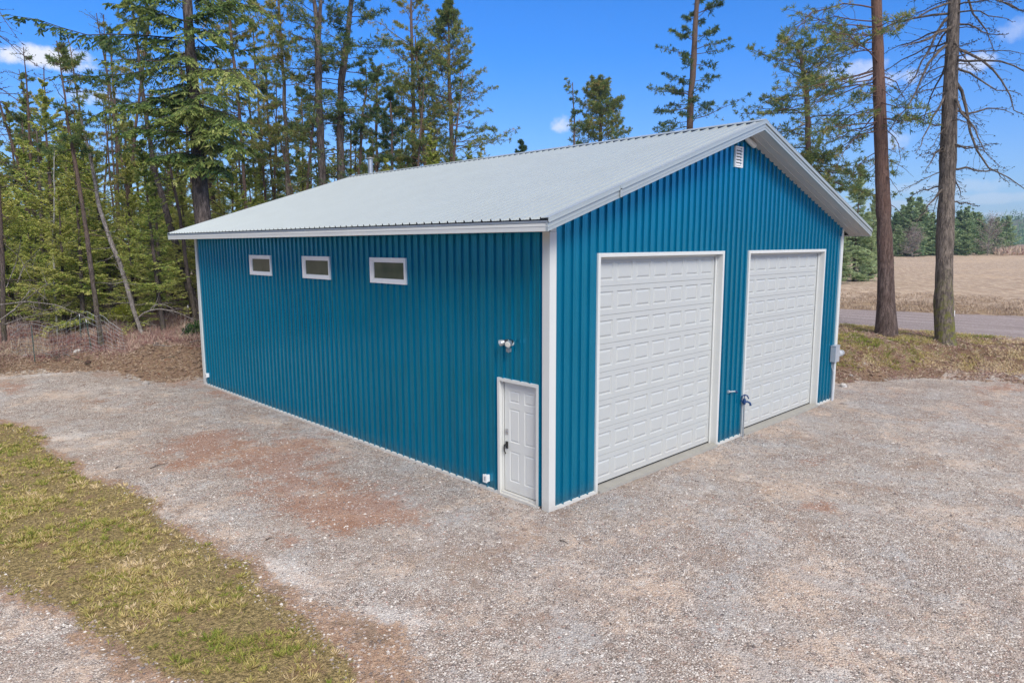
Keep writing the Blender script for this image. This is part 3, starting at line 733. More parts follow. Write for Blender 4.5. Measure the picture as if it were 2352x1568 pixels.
# garage doors
for (x0, x1, zt) in (G1, G2):
    mb = MB(); w = .072
    mb.box((x0, -.041, -.01), (x0+w, .012, zt)); mb.box((x1-w, -.041, -.01), (x1, .012, zt)); mb.box((x0+w+.001, -.042, zt-w), (x1-w-.001, .012, zt-.001))
    mb.box((x0+w-.022, -.010, .0), (x0+w-.002, .20, zt-w-.002)); mb.box((x1-w+.002, -.010, .0), (x1-w+.022, .20, zt-w-.002)); mb.box((x0+w, -.010, zt-w+.002), (x1-w, .20, zt-w+.022))
    mb.box((x1-w-.052, .105, .02), (x1-w-.001, .128, zt-w-.003)); mb.box((x0+w+.001, .105, .02), (x0+w+.052, .128, zt-w-.003)); mb.box((x0+w+.053, .1055, zt-w-.05), (x1-w-.053, .128, zt-w-.0035))
    mb.build('garage_door_frame', M['trim'], B)
    mb = MB(); mb.box((x0+w, -.10, -.06), (x1-w, .25, .052)); mb.build('door_sill', M['concrete'], B)
    L0, L1 = x0+w+.012, x1-w-.012; Z0, Z1 = .085, zt-w-.006
    mb = MB(); mb.box((L0, .150, Z0-.028), (L1, .19, Z0-.002)); door = mb.build('garage_door', M['dark'], B)    # rubber seal carries the sections
    n = 8; hh = (Z1-Z0)/n; LW = L1-L0; pw = .490; gap = (LW-7*pw)/8
    for k in range(n):
        mb = MB(); zz = Z0+k*hh
        us = [(gap+(pw+gap)*i, gap+(pw+gap)*i+pw) for i in range(7)]
        emboss(mb, (L0, .140, zz+.004), (1, 0, 0), (0, 0, 1), (0, -1, 0), (us, LW), ([(.100, .436)], hh-.008), b=.032, d=.019)
        mb.quad((L0, .140, zz+hh-.004), (L1, .140, zz+hh-.004), (L1, .156, zz+hh-.0005), (L0, .156, zz+hh-.0005))
        mb.quad((L0, .156, zz+.0005), (L1, .156, zz+.0005), (L1, .140, zz+.004), (L0, .140, zz+.004))
        sub(mb, 'door_section', M['white'], door)
# entry door in the long wall
y0, y1, zt = ED; mb = MB(); w = .058
mb.box((-.041, y0, -.0), (.01, y0+w, zt)); mb.box((-.041, y1-w, 0), (.01, y1, zt)); mb.box((-.042, y0+w+.001, zt-w), (.01, y1-w-.001, zt-.001))
mb.box((-.012, y0+w-.02, .0), (.13, y0+w-.002, zt-w)); mb.box((-.012, y1-w+.002, 0), (.13, y1-w+.02, zt-w)); mb.box((-.012, y0+w, zt-w+.002), (.13, y1-w, zt-w+.02))
mb.box((.030, y1-w-.026, .06), (.055, y1-w-.001, zt-w-.001))
mb.build('entry_door_frame', M['trim'], B)
mb = MB(); mb.box((-.055, y0+w+.001, -.03), (.13, y1-w-.001, .045)); mb.box((.0, y0+w+.002, .0455), (.075, y1-w-.002, .075)); mb.build('threshold', M['trim'], B)
a0, a1 = y0+w+.006, y1-w-.030; LW = a1-a0; LH = zt-w-.006-.088
mb = MB(); mb.box((.072, a0, .088), (.11, a1, .088+LH))
emboss(mb, (.062, a1, .088), (0, -1, 0), (0, 0, 1), (-1, 0, 0), ([(.135, .40), (.52, .79)], LW), ([(.20, .78), (.95, 1.58), (1.70, 1.92)], LH), b=.022, d=.009)
M['entry'] = simple('white_entry_door_paint', (.66, .68, .67), .45, 0, .03, 1.2, dirt=(.4, (.5, .47, .44)))
ed = mb.build('entry_door', M['entry'], B)
mb = MB(); mb.box((.048, a1-.095, .90), (.061, a1-.035, 1.03)); mb.tube([(.060, a1-.065, .985), (.012, a1-.065, .985), (.008, a1-.072, .97), (.006, a1-.13, .955)], .014, 8); mb.tube([(.0, a1-.055, .98), (-.002, a1-.055, .86), (.03, a1-.055, .80)], .012, 8)
mb.tube([(.061, a1-.065, .965), (.028, a1-.065, .965)], .03, 12)
sub(mb, 'door_handle', M['black'], ed)
mb = MB(); mb.tube([(.061, a1-.065, 1.215), (.045, a1-.065, 1.215), (.040, a1-.065, 1.215)], [.034, .034, .026], 16); mb.box((.047, a1-.098, 1.17), (.0605, a1-.032, 1.27)); mb.box((.034, a1-.071, 1.205), (.044, a1-.059, 1.235))
sub(mb, 'deadbolt', M['chrome'], ed)
# windows
for y0, y1 in WIN:
    z0, z1 = WZ; mb = MB()
    for (o, x_, xi, w) in ((0, -.045, .005, .045), (.0455, -.030, .02, .026), (.072, -.012, .035, .030)):
        a, b_, c, d = y0+o, y1-o, z0+o, z1-o
        mb.box((x_, a, c), (xi, b_, c+w)); mb.box((x_, a, d-w), (xi, b_, d)); mb.box((x_, a, c+w+.0005), (xi, a+w, d-w-.0005)); mb.box((x_, b_-w, c+w+.0005), (xi, b_, d-w-.0005))
    wn = mb.build('window', M['vinyl'], B)
    mb = MB(); o = .100; mb.box((.010, y0+o, z0+o), (.022, y1-o, z1-o)); sub(mb, 'pane', M['glass'], wn)
# gable vent
mb = MB(); x0, x1, z0, z1 = 6.04, 6.38, 6.345, 6.80
mb.box((x0, -.045, z0), (x0+.03, .0, z1)); mb.box((x1-.03, -.045, z0), (x1, 0, z1)); mb.box((x0+.03, -.0455, z0), (x1-.03, 0, z0+.03)); mb.box((x0+.03, -.0455, z1-.03), (x1-.03, 0, z1)); mb.box((x0+.02, -.020, z0+.02), (x1-.02, -.0215, z1-.02), mi=1)
vent = mb.build('gable_vent', [M['vinyl'], M['dark']], B)
for k in range(6):
    zz = z0+.045+k*.066; mb = MB(); mb.quad((x0+.03, -.048, zz), (x1-.03, -.048, zz), (x1-.03, -.026, zz+.045), (x0+.03, -.026, zz+.045)); mb.quad((x0+.03, -.050, zz-.006), (x1-.03, -.050, zz-.006), (x1-.03, -.048, zz), (x0+.03, -.048, zz))
    sub(mb, 'louvre', M['vinyl'], vent)
# white capped tube under the peak
mb = MB(); xa = BW/2+.10; P = []
for k in range(7): P.append((xa+.07*k, -.085, float(zr(xa+.07*k))-.262))
mb.tube(P, [.030, .052, .058, .058, .058, .058, .056], 14); mb.build('trim_tube', M['trim'], B, smooth=True)
# flue
fp = ray(850.8, 380); fp = CAM+fp*(6.62-CAM[0])/fp[0]; zb = float(zr(6.62))
mb = MB(); mb.tube([(fp[0], fp[1], zb-.1), (fp[0], fp[1], fp[2]+.22)], .098, 18); mb.tube([(fp[0], fp[1], zb-.02), (fp[0], fp[1], zb+.10)], [.18, .10], 18)
mb.tube([(fp[0], fp[1], zb+.34), (fp[0], fp[1], zb+.37)], .103, 18)
fl = mb.build('flue_pipe', M['galv'], B, smooth=False)
mb = MB(); mb.tube([(fp[0], fp[1], fp[2]+.24), (fp[0], fp[1], fp[2]+.27), (fp[0], fp[1], fp[2]+.31)], [.135, .14, .03], 18); sub(mb, 'rain_cap', M['galv'], fl)
# floodlight above the entry door
fy, fz = .91, 2.90
mb = MB(); mb.tube([(-.002, fy, fz), (-.035, fy, fz)], .055, 18); mb.tube([(-.03, fy, fz-.02), (-.075, fy, fz-.03), (-.085, fy, fz-.09)], .016, 8)
fll = mb.build('floodlight', M['trim'], B)
for s, d in ((1, unit([-.55, .80, -.30])), (-1, unit([-.85, -.25, -.20]))):
    a = np.array([-.06, fy+s*.055, fz+.035])
    mb = MB(); mb.tube([(-.03, fy, fz), a], .012, 8, mi=1); mb.tube([a-d*.03, a, a+d*.05, a+d*.10, a+d*.15], [.018, .03, .036, .058, .062], 14, caps=True, mi=0); mb.tube([a+d*.149, a+d*.157], [.055, .045], 14, mi=2)
    mb.tube([a-d*.02, a+d*.045], [.032, .040], 12, mi=1)
    sub(mb, 'lamp_head', [M['galv'], M['black'], M['lens']], fll)
mb = MB(); mb.box((-.115, fy-.035, fz-.15), (-.05, fy+.035, fz-.085)); mb.tube([(-.085, fy, fz-.145), (-.085, fy, fz-.165)], [.025, .012], 12); sub(mb, 'motion_sensor', M['galv'], fll)
# outlets
for yy, zz in ((1.575, .235), (15.50, .36)):
    mb = MB(); mb.box((-.075, yy-.045, zz-.065), (-.002, yy+.045, zz+.065)); mb.box((-.095, yy-.055, zz-.075), (-.076, yy+.050, zz+.075)); ob = mb.build('outlet_box', M['vinyl'], B)
    mb = MB(); mb.box((-.098, yy-.028, zz-.045), (-.0955, yy+.018, zz+.04)); sub(mb, 'outlet_cover', M['greybox'], ob)
# electric meter and conduit by the far right corner
mb = MB(); mb.box((12.17, -.17, 1.19), (12.47, -.0225, 1.67)); mb.box((12.16, -.18, 1.655), (12.48, -.0222, 1.675)); em = mb.build('meter_box', M['greybox'], B)
mb = MB(); mb.tube([(12.47, -.10, 1.40), (12.53, -.10, 1.40)], .098, 18); mb.tube([(12.53, -.10, 1.40), (12.66, -.10, 1.40), (12.74, -.10, 1.40)], [.088, .086, .070], 18); mb.tube([(12.74, -.10, 1.40), (12.82, -.10, 1.40)], [.10, .085], 18); sub(mb, 'meter', M['pvc'], em)
mb = MB(); mb.tube([(12.36, -.075, 1.19), (12.36, -.075, -.02)], .030, 12); mb.tube([(12.36, -.075, 1.19), (12.36, -.075, 1.10)], .040, 12); mb.tube([(12.36, -.075, .30), (12.36, -.075, -.02)], .038, 12); mb.tube([(12.25, -.055, 1.19), (12.25, -.055, 1.02), (12.33, -.065, .9)], .012, 8)
mb.build('conduit', M['pvc'], B)
# small tap bracket on the pier between the doors
mb = MB(); mb.box((6.16, -.040, 1.18), (6.23, -.002, 1.235)); mb.tube([(6.19, -.04, 1.205), (6.27, -.10, 1.212), (6.36, -.12, 1.20)], [.017, .017, .024], 10)
mb.tube([(6.32, -.115, 1.205), (6.37, -.123, 1.20), (6.39, -.125, 1.165)], [.027, .030, .022], 10, mi=1)
mb.build('wall_tap', [M['greybox'], M['bluecast']], B)

# yard hydrant, standing in the gravel by the second door
hp = at_z(1706, 1004, -.01); hx, hy = hp[0], hp[1]
Hy = empty('yard_hydrant', (hx, hy, 0), 'yard hydrant with dark blue head on thin galvanised pipe beside the right garage door', 'water hydrant')
top = .82
mb = MB(); mb.tube([(hx, hy, -.1), (hx, hy, top)], .019, 10); mb.build('pipe', M['galv'], Hy)
rgt = np.array([cR0[0], cR0[1], 0])
h0 = np.array([hx, hy, top])
mb = MB(); mb.tube([h0-[0, 0, .01], h0+[0, 0, .05], h0+[0, 0, .13]], [.030, .042, .030], 12)
mb.tube([h0+[0, 0, .05], h0+rgt*.08+[0, 0, .055], h0+rgt*.14+[0, 0, .02], h0+rgt*.155+[0, 0, -.04]], [.026, .026, .024, .027], 10); mb.build('head', M['bluecast'], Hy)
mb = MB(); mb.tube([h0-rgt*.03+[0, 0, .02], h0-rgt*.075+[0, 0, .10], h0-rgt*.06+[0, 0, .19], h0+rgt*.0+[0, 0, .225], h0+rgt*.07+[0, 0, .20], h0+rgt*.10+[0, 0, .13]], [.014, .016, .018, .020, .016, .015], 8); mb.tube([h0+[0, 0, .1], h0+[0, 0, .22]], .010, 8)
mb.build('handle', M['bluecast'], Hy)

# ------------------------------------------------------------------ trees and plants
def tubes(mb, P, R, sides=4, tint=None):
    """batch of B tubes: P (B,K,3), R (B,K)"""
    P = np.asarray(P, float); Bn, K = P.shape[:2]
    if Bn == 0: return
    T = unit(np.gradient(P, axis=1)); ref = np.where(np.abs(T[:, :1, 2:]) < .9, np.array([0, 0, 1.0]), np.array([1.0, 0, 0]))
    A = unit(np.cross(T, np.broadcast_to(ref, T.shape))); Bv = np.cross(T, A)
    an = np.arange(sides)/sides*2*math.pi
    V = P[:, :, None]+R[:, :, None, None]*(A[:, :, None]*np.cos(an)[None, None, :, None]+Bv[:, :, None]*np.sin(an)[None, None, :, None])
    k, i = np.meshgrid(np.arange(K-1), np.arange(sides), indexing='ij'); i2 = (i+1) % sides
    F = np.stack([k*sides+i, k*sides+i2, (k+1)*sides+i2, (k+1)*sides+i], -1).reshape(-1, 4)
    F = (F[None]+(np.arange(Bn)*K*sides)[:, None, None]).reshape(-1, 4)
    mb.add(V.reshape(-1, 3), F)
def blades(mb, O, D, L, Wd, tint, g=rng, flat=None):
    """diamond shaped leaves / needle sprays from O along D"""
    n = len(O)
    if n == 0: return
    D = unit(D); r = unit(g.normal(size=(n, 3))) if flat is None else flat
    Pp = unit(np.cross(D, r)); L = np.broadcast_to(L, (n,))[:, None]; Wd = np.broadcast_to(Wd, (n,))[:, None]
    V = np.stack([O, O+D*L*.42+Pp*Wd/2, O+D*L, O+D*L*.42-Pp*Wd/2], 1)
    F = np.arange(n*4).reshape(n, 4)
    mb.add(V.reshape(-1, 3), F, tint=np.repeat(np.broadcast_to(tint, (n,)), 4))
def resample(P, K):
    P = np.asarray(P, float); s = np.concatenate([[0], np.cumsum(np.linalg.norm(np.diff(P, axis=0), axis=1))]); t = np.linspace(0, s[-1], K)
    return np.stack([np.interp(t, s, P[:, i]) for i in range(3)], -1)
KB = 8
def random_branches(g, trunk, z0, z1, n, maxlen, prof, el0, el1, curve, keep=1, az0=None, jit=.035, lmin=.35):
    """branches start on the trunk polyline between heights z0 and z1"""
    zs = z0+(z1-z0)*np.sort(g.random(n)); rel = (zs-z0)/(z1-z0)
    base = np.stack([np.interp(zs, trunk[:, 2], trunk[:, i]) for i in range(3)], -1)
    az = g.random(n)*2*math.pi if az0 is None else az0[0]+g.normal(size=n)*az0[1]
    L = maxlen*np.interp(rel, *prof)*(lmin+(1.12-lmin)*g.random(n)); el = np.radians(el0+(el1-el0)*rel+g.normal(size=n)*9)
    h = np.stack([np.cos(az), np.sin(az), 0*az], -1); t = np.linspace(0, 1, KB)
    d = h*np.cos(el)[:, None]+np.array([0, 0, 1])*np.sin(el)[:, None]
    cv = curve*(1+.5*g.normal(size=n))
    P = base[:, None]+d[:, None]*(t[None, :, None]*L[:, None, None])+np.array([0, 0, 1.0])*(cv[:, None]*t[None]**2*L[:, None])[..., None]
    w = g.normal(size=(n, KB, 3)); w[:, 0] = 0; w = np.cumsum(w, axis=1)*jit
    P = P+w*L[:, None, None]*.5
    return P
def lerp_path(P, t):
    """P (B,K,3), t (B,m) in 0..1 -> points (B,m,3), tangents"""
    K = P.shape[1]; x = t*(K-1); i = np.clip(x.astype(int), 0, K-2); f = (x-i)[..., None]
    b = np.arange(P.shape[0])[:, None]
    a, c = P[b, i], P[b, i+1]
    return a*(1-f)+c*f, unit(c-a)
def foliate(g, wood, leaf_mb, P, kind, m=12, tw=.28, rad=.012, tlo=.2, bl=.2, bw=.03, nb=10, tone=.4, spread=1.0, hang=0.0, dens=1.0, rbase=None, updrift=0.0):
    Bn = len(P)
    if Bn == 0: return
    seg = np.linalg.norm(np.diff(P, axis=1), axis=2).sum(1)
    R0 = rad*np.sqrt(seg)+.006; tt = np.linspace(1, .18, KB)
    tubes(wood, P, R0[:, None]*tt[None], 5)
    t = tlo+(1-tlo)*(np.arange(m)+g.random((Bn, m)))/m; t = np.clip(t, 0, 1)
    O, T = lerp_path(P, t)
    side = np.where((np.arange(m)[None]+g.integers(0, 2, (Bn, 1))) % 2 == 0, 1.0, -1.0)
    up = np.array([0, 0, 1.0]); S_ = unit(np.cross(T, np.broadcast_to(up, T.shape)))*side[..., None]
    ang = np.radians(35+30*g.random((Bn, m)))*spread
    D = T*np.cos(ang)[..., None]+S_*np.sin(ang)[..., None]+up*(g.normal(size=(Bn, m))*(.35 if kind != 'fir' else .12)-hang+updrift)[..., None]
    D = unit(D); TL = (tw*seg[:, None]*(1.12-t*.85)*(.45+.75*g.random((Bn, m))))
    TL = np.minimum(TL, 1.6)
    tk = np.linspace(0, 1, 4)
    TP = O[:, :, None]+D[:, :, None]*(tk[None, None, :, None]*TL[:, :, None, None])
    TP = TP+up*((updrift*.5-hang*.6)*TL[..., None]*tk**2)[..., None]
    w = g.normal(size=TP.shape)*.05*TL[..., None, None]; w[:, :, 0] = 0; TP = TP+w
    TPf = TP.reshape(-1, 4, 3)
    if dens < 1:
        k = g.random(len(TPf)) < dens; TPf = TPf[k]; TLf = TL.reshape(-1)[k]; tf = t.reshape(-1)[k]
    else: TLf = TL.reshape(-1); tf = t.reshape(-1)
    r_ = .0045+.006*np.sqrt(TLf)
    tubes(wood, TPf, r_[:, None]*np.array([1, .8, .6, .4])[None]*(1 if kind != 'fir' else .8), 3)
    n = len(TPf)
    tn = np.repeat(g.normal(size=n)*.10, 1)
    if kind in ('pine', 'cone'):
        nodes = {'pine': [(1.0, 1.0), (.72, .6), (.42, .35)], 'cone': [(1.0, 1.0), (.5, .8)]}[kind]
        for q, pr in nodes:
            kk = g.random(n) < pr; Pn, Tn = lerp_path(TPf[kk], np.full((kk.sum(), 1), q)); Pn = Pn[:, 0]; Tn = Tn[:, 0]
            N = len(Pn)
            if kind == 'pine':
                sc = .7+.6*g.random(N)
                Dn = unit(unit(g.normal(size=(N, nb, 3)))*.95+Tn[:, None]*.62+up*.18)
                tint = tone+tn[kk][:, None]+g.normal(size=(N, nb))*.13+(g.random((N, 1)) < .10)*.38
                blades(leaf_mb, np.repeat(Pn, nb, 0), Dn.reshape(-1, 3), np.repeat(bl*sc, nb)*(.6+.6*g.random(N*nb)), bw*(.7+.6*g.random(N*nb)), tint.reshape(-1), g)
            else:
                Dn = unit(g.normal(size=(N, 2, 3))); blades(leaf_mb, np.repeat(Pn, 2, 0), Dn.reshape(-1, 3), .06, .035, tone, g)
        # a few tufts straight on the branch ends
        if kind == 'pine':
            Pn, Tn = P[:, -1], unit(P[:, -1]-P[:, -2]); Dn = unit(unit(g.normal(size=(Bn, nb*2, 3)))*.9+Tn[:, None]*.7)
            blades(leaf_mb, np.repeat(Pn, nb*2, 0), Dn.reshape(-1, 3), bl*(.6+.6*g.random(Bn*nb*2)), bw, tone+g.normal(size=Bn*nb*2)*.12, g)
    elif kind == 'fir':
        q = np.linspace(.05, 1, nb)[None]+g.normal(size=(n, nb))*.04; q = np.clip(q, 0, 1)
        Pn, Tn = lerp_path(TPf, q); Sn = unit(np.cross(Tn, np.broadcast_to(up, Tn.shape)))
        for sd_ in (-1, 1):
            Dn = Tn*.75+Sn*sd_*.65+up*(g.normal(size=(n, nb))*.22-.12-hang*.6)[..., None]
            tint = tone+tn[:, None]+g.normal(size=(n, nb))*.10+(q-.5)*.28
            blades(leaf_mb, Pn.reshape(-1, 3), Dn.reshape(-1, 3), np.repeat(np.clip(bl*(.5+TLf), .6*bl, 1.7*bl), nb)*(.6+.7*g.random(n*nb)), bw*(.7+.6*g.random(n*nb)), tint.reshape(-1), g,
                   flat=unit(np.broadcast_to(up, Dn.shape).reshape(-1, 3)+g.normal(size=(n*nb, 3))*.55))
def trunk_path(pts, g, K=26, wob=.0):
    """pts rows x, y, z, r"""
    pts = np.asarray(pts, float); z = np.linspace(pts[0, 2], pts[-1, 2], K)
    o = np.argsort(pts[:, 2]); pts = pts[o]
    Q = np.stack([np.interp(z, pts[:, 2], pts[:, i]) for i in range(4)], -1)
    if wob:
        w = np.cumsum(g.normal(size=(K, 2)), 0)*wob; w -= np.linspace(0, 1, K)[:, None]*w[-1]; Q[:, :2] += w
    return Q
def gz(x, y): return float(height(np.array([x]), np.array([y]))[0])
def pix_trunk(pix, depth, top_z=None, rtop=None, lean=0.0, flare=1.35):
    """pix rows u, v, width in photo units at this distance; extended upward out of the frame to top_z"""
    rows = []
    for i, (u, v, w) in enumerate(pix):
        p = at(u, v, depth+lean*i); rows.append([*p, w/FOC*depth/2])
    rows = np.array(rows)
    b = rows[0]; g0 = gz(b[0], b[1])
    if b[2] > g0:                    # continue down to the ground
        d = (rows[0]-rows[1]); d = d/abs(d[2]); foot = b+d*(b[2]-g0+.15); foot[3] = b[3]*1.06; rows = np.vstack([foot, rows])
    f = rows[0].copy(); f[2] -= .25; f[3] *= flare*1.1; k = rows[0].copy(); k[3] *= flare
    q = rows[0]+(rows[1]-rows[0])*min(1, .55/max(.1, rows[1][2]-rows[0][2])); q[3] = rows[0][3]*1.06
    rows = np.vstack([f, k, q, rows[1:]])
    if top_z:
        d = rows[-1]-rows[-3]; d = d/abs(d[2]); e = rows[-1]+d*(top_z-rows[-1][2]); e[3] = rtop if rtop else .03; rows = np.vstack([rows, e])
    return rows
def finish_tree(root, trunk_mb, leaf_mb, bark_m, leaf_m, leafname='crown'):
    if leafname != 'crown':      # bare tree: its few cones and bud scales stay with the limbs
        trunk_mb.v += leaf_mb.v; trunk_mb.f += [f+trunk_mb.n for f in leaf_mb.f]; trunk_mb.mi += [m_+1 for m_ in leaf_mb.mi]; trunk_mb.tint += leaf_mb.tint; trunk_mb.n += leaf_mb.n
    trunk_mb.build('trunk', [bark_m, M['twig_dark']], root, smooth=True)
    if leaf_mb is not None and leaf_mb.n and leafname == 'crown': leaf_mb.build(leafname, leaf_m, root, tint=True)
PINE_PROF = ([0, .1, .35, .7, 1], [.75, 1, 1, .7, .2])
CONE_PROF = ([0, .12, 1], [.8, 1, .1])
def place_root(name, rows, label, cat='tree', group=None):
    return empty(name, (rows[0][0], rows[0][1], gz(rows[0][0], rows[0][1])), label, cat, group)
def copy_tree(o, parent=None):
    c = o.copy(); COL.objects.link(c)
    if parent is not None: c.parent = parent
    for ch in list(o.children): copy_tree(ch, c)
    return c

def make_tree(name, label, rows, crown, bark_m, leaf_m, kind='pine', limbs=(), depth=None, seed=1, extra=(), group=None, wob=.0, leafname='crown', sides=12, cat='tree', knots=0):
    g = np.random.default_rng(seed); root = place_root(name, rows, label, cat, group)
    tp = trunk_path(rows, g, 40, wob); T = MB(); L = MB()
    rr = tp[:, 3]*(1+.05*g.normal(size=len(tp)))
    T.tube(tp[:, :3], rr, sides, caps=True)
    for c in (crown if isinstance(crown, (list, tuple)) else [crown]):
        if c is None: continue
        c = dict(c); rb = {k: c.pop(k) for k in ('z0', 'z1', 'n', 'maxlen', 'prof', 'el0', 'el1', 'curve')}
        for k in ('az0', 'jit', 'lmin'):
            if k in c: rb[k] = c.pop(k)
        P = random_branches(g, tp, **rb)
        foliate(g, T, L, P, c.pop('kind', kind), **c)
    for pix, kw in limbs:
        kw = dict(kw); dz = kw.pop('dz', g.normal()*1.5); K = len(pix)
        pts = [at(u, v, depth+dz*(i/(K-1))) for i, (u, v) in enumerate(pix)]
        # start on the trunk axis
        z = pts[0][2]; pts[0] = np.array([np.interp(z, tp[:, 2], tp[:, i]) for i in range(3)])
        P = resample(pts, KB)[None]; w = g.normal(size=P.shape)*.03; w[:, 0] = 0
        foliate(g, T, L, P+w, kw.pop('kind', kind), **kw)
    finish_tree(root, T, L, bark_m, leaf_m, leafname)
    return root

# --- the two big trunks on the right
rows = pix_trunk([(2036, 768, 38), (2034, 600, 33), (2026, 400, 29), (2019, 200, 26), (2013, 0, 23)], 28.2, 21.5, .08, flare=1.25)
rl = [([(2005, 50), (1955, 46), (1924, 40), (1858, 48), (1801, 75)], dict(m=26, tw=.30, dz=.5)),
      ([(2008, 20), (1940, 10), (1860, 30), (1790, 120)], dict(m=24, tw=.30, dz=-1)),
      ([(2012, 110), (1960, 120), (1900, 150), (1850, 200)], dict(m=22, tw=.35, dz=1)),
      ([(2018, 200), (1960, 190), (1900, 215), (1850, 260)], dict(m=22, tw=.35, dz=-1)),
      ([(2024, 300), (1970, 310), (1930, 360), (1905, 420)], dict(m=20, tw=.35, dz=-.4)),
      ([(2024, 250), (1960, 262), (1905, 300), (1840, 318)], dict(m=20, tw=.35, dz=1)),
      ([(2024, 345), (1985, 365), (1958, 400), (1942, 430)], dict(m=14, tw=.35, dz=.6)),
      ([(2030, 172), (2060, 190), (2083, 246), (2070, 300)], dict(m=14, tw=.30, dz=.5, dens=.7)),
      ([(2032, 290), (2060, 320), (2072, 360), (2058, 400)], dict(m=12, tw=.35, dz=-.5, dens=.7)),
      ([(2022, 90), (2052, 60), (2085, 45)], dict(m=8, tw=.3, dz=.5, dens=.5))]
make_tree('pine_tree', 'tall ponderosa pine with reddish trunk, nearer the building of the two big trunks', rows,
          [dict(z0=9.3, z1=21.3, n=46, maxlen=4.6, prof=PINE_PROF, el0=-18, el1=30, curve=.05, m=15, tw=.26, tlo=.3, az0=(math.radians(150), .9)),
           dict(z0=5.5, z1=12, n=26, maxlen=1.3, prof=([0, 1], [1, 1]), el0=-30, el1=-10, curve=-.25, m=4, tw=.3, kind='cone', dens=.8)],
          M['bark_pine'], M['pine'], 'pine', [(p, dict(k, bl=.21, bw=.022, nb=16, tone=.42, hang=.12)) for p, k in rl], 28.2, 11, sides=18)
rows = pix_trunk([(2171, 781, 40), (2167, 700, 39), (2170, 560, 36), (2176, 400, 34), (2183, 200, 30), (2192, 0, 25)], 26.6, 19.5, .06, flare=1.25)
dl_ = [[(2177, 92), (2153, 119), (2122, 167), (2100, 224), (2039, 308)], [(2179, 26), (2153, 75), (2131, 123), (2100, 176), (2060, 230)], [(2177, 4), (2135, 26), (2091, 44), (2060, 70)],
      [(2190, 48), (2241, 62), (2272, 79), (2312, 79)], [(2190, 110), (2237, 128), (2276, 154), (2303, 189), (2325, 246), (2360, 270)], [(2186, 172), (2210, 211), (2223, 286), (2245, 352), (2263, 383), (2298, 396), (2360, 440)],
      [(2178, 387), (2241, 389), (2285, 392), (2320, 420)], [(2180, 383), (2199, 418), (2206, 453)], [(2180, 207), (2144, 264), (2120, 320), (2105, 355)], [(2172, 420), (2149, 453), (2127, 484), (2105, 510)],
      [(2172, 424), (2122, 435), (2087, 457)], [(2172, 460), (2219, 468), (2245, 475)], [(2190, -40), (2225, 0), (2241, 48), (2263, 70), (2285, 119)], [(2186, 150), (2230, 170), (2285, 205), (2345, 215)],
      [(2180, 290), (2125, 285), (2085, 262)], [(2186, 250), (2225, 262), (2280, 245), (2330, 260)], [(2190, -30), (2250, -20), (2310, 10), (2370, 30)], [(2180, 330), (2150, 350), (2125, 400)], [(2178, 60), (2120, 95), (2075, 110)], [(2180, 330), (2230, 340), (2290, 330)], [(2182, 215), (2240, 300), (2265, 350)]]
make_tree('bare_larch_tree', 'tall leafless conifer with drooping dead limbs and mossy base, rightmost big trunk', rows,
          [dict(z0=11, z1=19.3, n=36, maxlen=4.6, prof=PINE_PROF, el0=-15, el1=20, curve=-.22, m=12, tw=.28, kind='cone', rad=.02),
           dict(z0=7.0, z1=15, n=26, maxlen=3.2, prof=([0, 1], [.7, 1]), el0=-15, el1=5, curve=-.25, m=13, tw=.3, kind='cone', rad=.014)],
          M['bark_grey'], M['twig_dark'], 'cone', [(p, dict(m=20, tw=.26, rad=.028, tlo=.15, tone=.1, dz=float(rng.normal()*1.2))) for p in dl_], 26.6, 12, sides=18, leafname='cones')
# dark twigs for the bare limbs come from the same bark; its cones are tiny dark scales

# --- pines behind the building, right half
def pine(label, pix, depth, topz, n, maxlen, z0, seed, m=18, tw=.30, bl=.20, bw=.026, nb=12, tone=.45, el0=-12, el1=35, curve=.12, prof=PINE_PROF, bark_m='bark_mid', leaf_m='pine', group=None, name='pine_tree', lo=None, limbs=(), dens=1, wob=.02, tlo=.25, sides=9, hang=0., rtop=.03, lmin=.35):
    rows = pix_trunk(pix, depth, topz, rtop, flare=1.25)
    cr = [dict(z0=z0, z1=(topz or rows[-1][2])-.1, n=n, maxlen=maxlen, prof=prof, el0=el0, el1=el1, curve=curve, m=m, tw=tw, bl=bl, bw=bw, nb=nb, tone=tone, dens=dens, tlo=tlo, hang=hang, lmin=lmin)]
    if lo: cr.append(lo)
    return make_tree(name, label, rows, cr, M[bark_m], M[leaf_m], 'pine', limbs, depth, seed, group=group, wob=wob, sides=sides)
pine('slim open crowned pine standing alone in the sky left of the roof peak', [(1588, 300, 15), (1592, 200, 14), (1597, 80, 12), (1601, 0, 10)], 42, 21, 60, 3.4, 8.5, 21, m=14, bl=.21, bw=.036, nb=11, tone=.33, el0=-14, el1=25, curve=.10, prof=([0, .2, .6, 1], [1, .95, .72, .3]), rtop=.05)
pine('crooked pine with bent top rising just behind the roof peak', [(1854, 380, 13), (1853, 300, 12), (1850, 220, 11), (1841, 141, 8), (1826, 98, 4)], 34, None, 66, 3.9, 7.6, 22, m=17, bl=.20, bw=.030, nb=12, tone=.45, el0=-22, el1=30, curve=.06, prof=([0, .3, .8, 1], [1, 1, .8, .5]),
     lo=dict(z0=6.0, z1=9.0, n=10, maxlen=3.6, prof=([0, 1], [1, 1]), el0=-20, el1=-8, curve=.05, m=14, tw=.3, bl=.22, bw=.036, nb=12, tone=.5))
pine('round topped small pine showing above the middle of the ridge', [(1378, 330, 9), (1380, 270, 8), (1375, 215, 5), (1372, 200, 3)], 60, None, 120, 3.0, 9.0, 23, m=18, bl=.25, bw=.042, nb=12, tone=.60, prof=([0, .3, .6, .85, 1], [.95, 1, .95, .72, .35]), el0=-5, el1=40, lmin=.6)
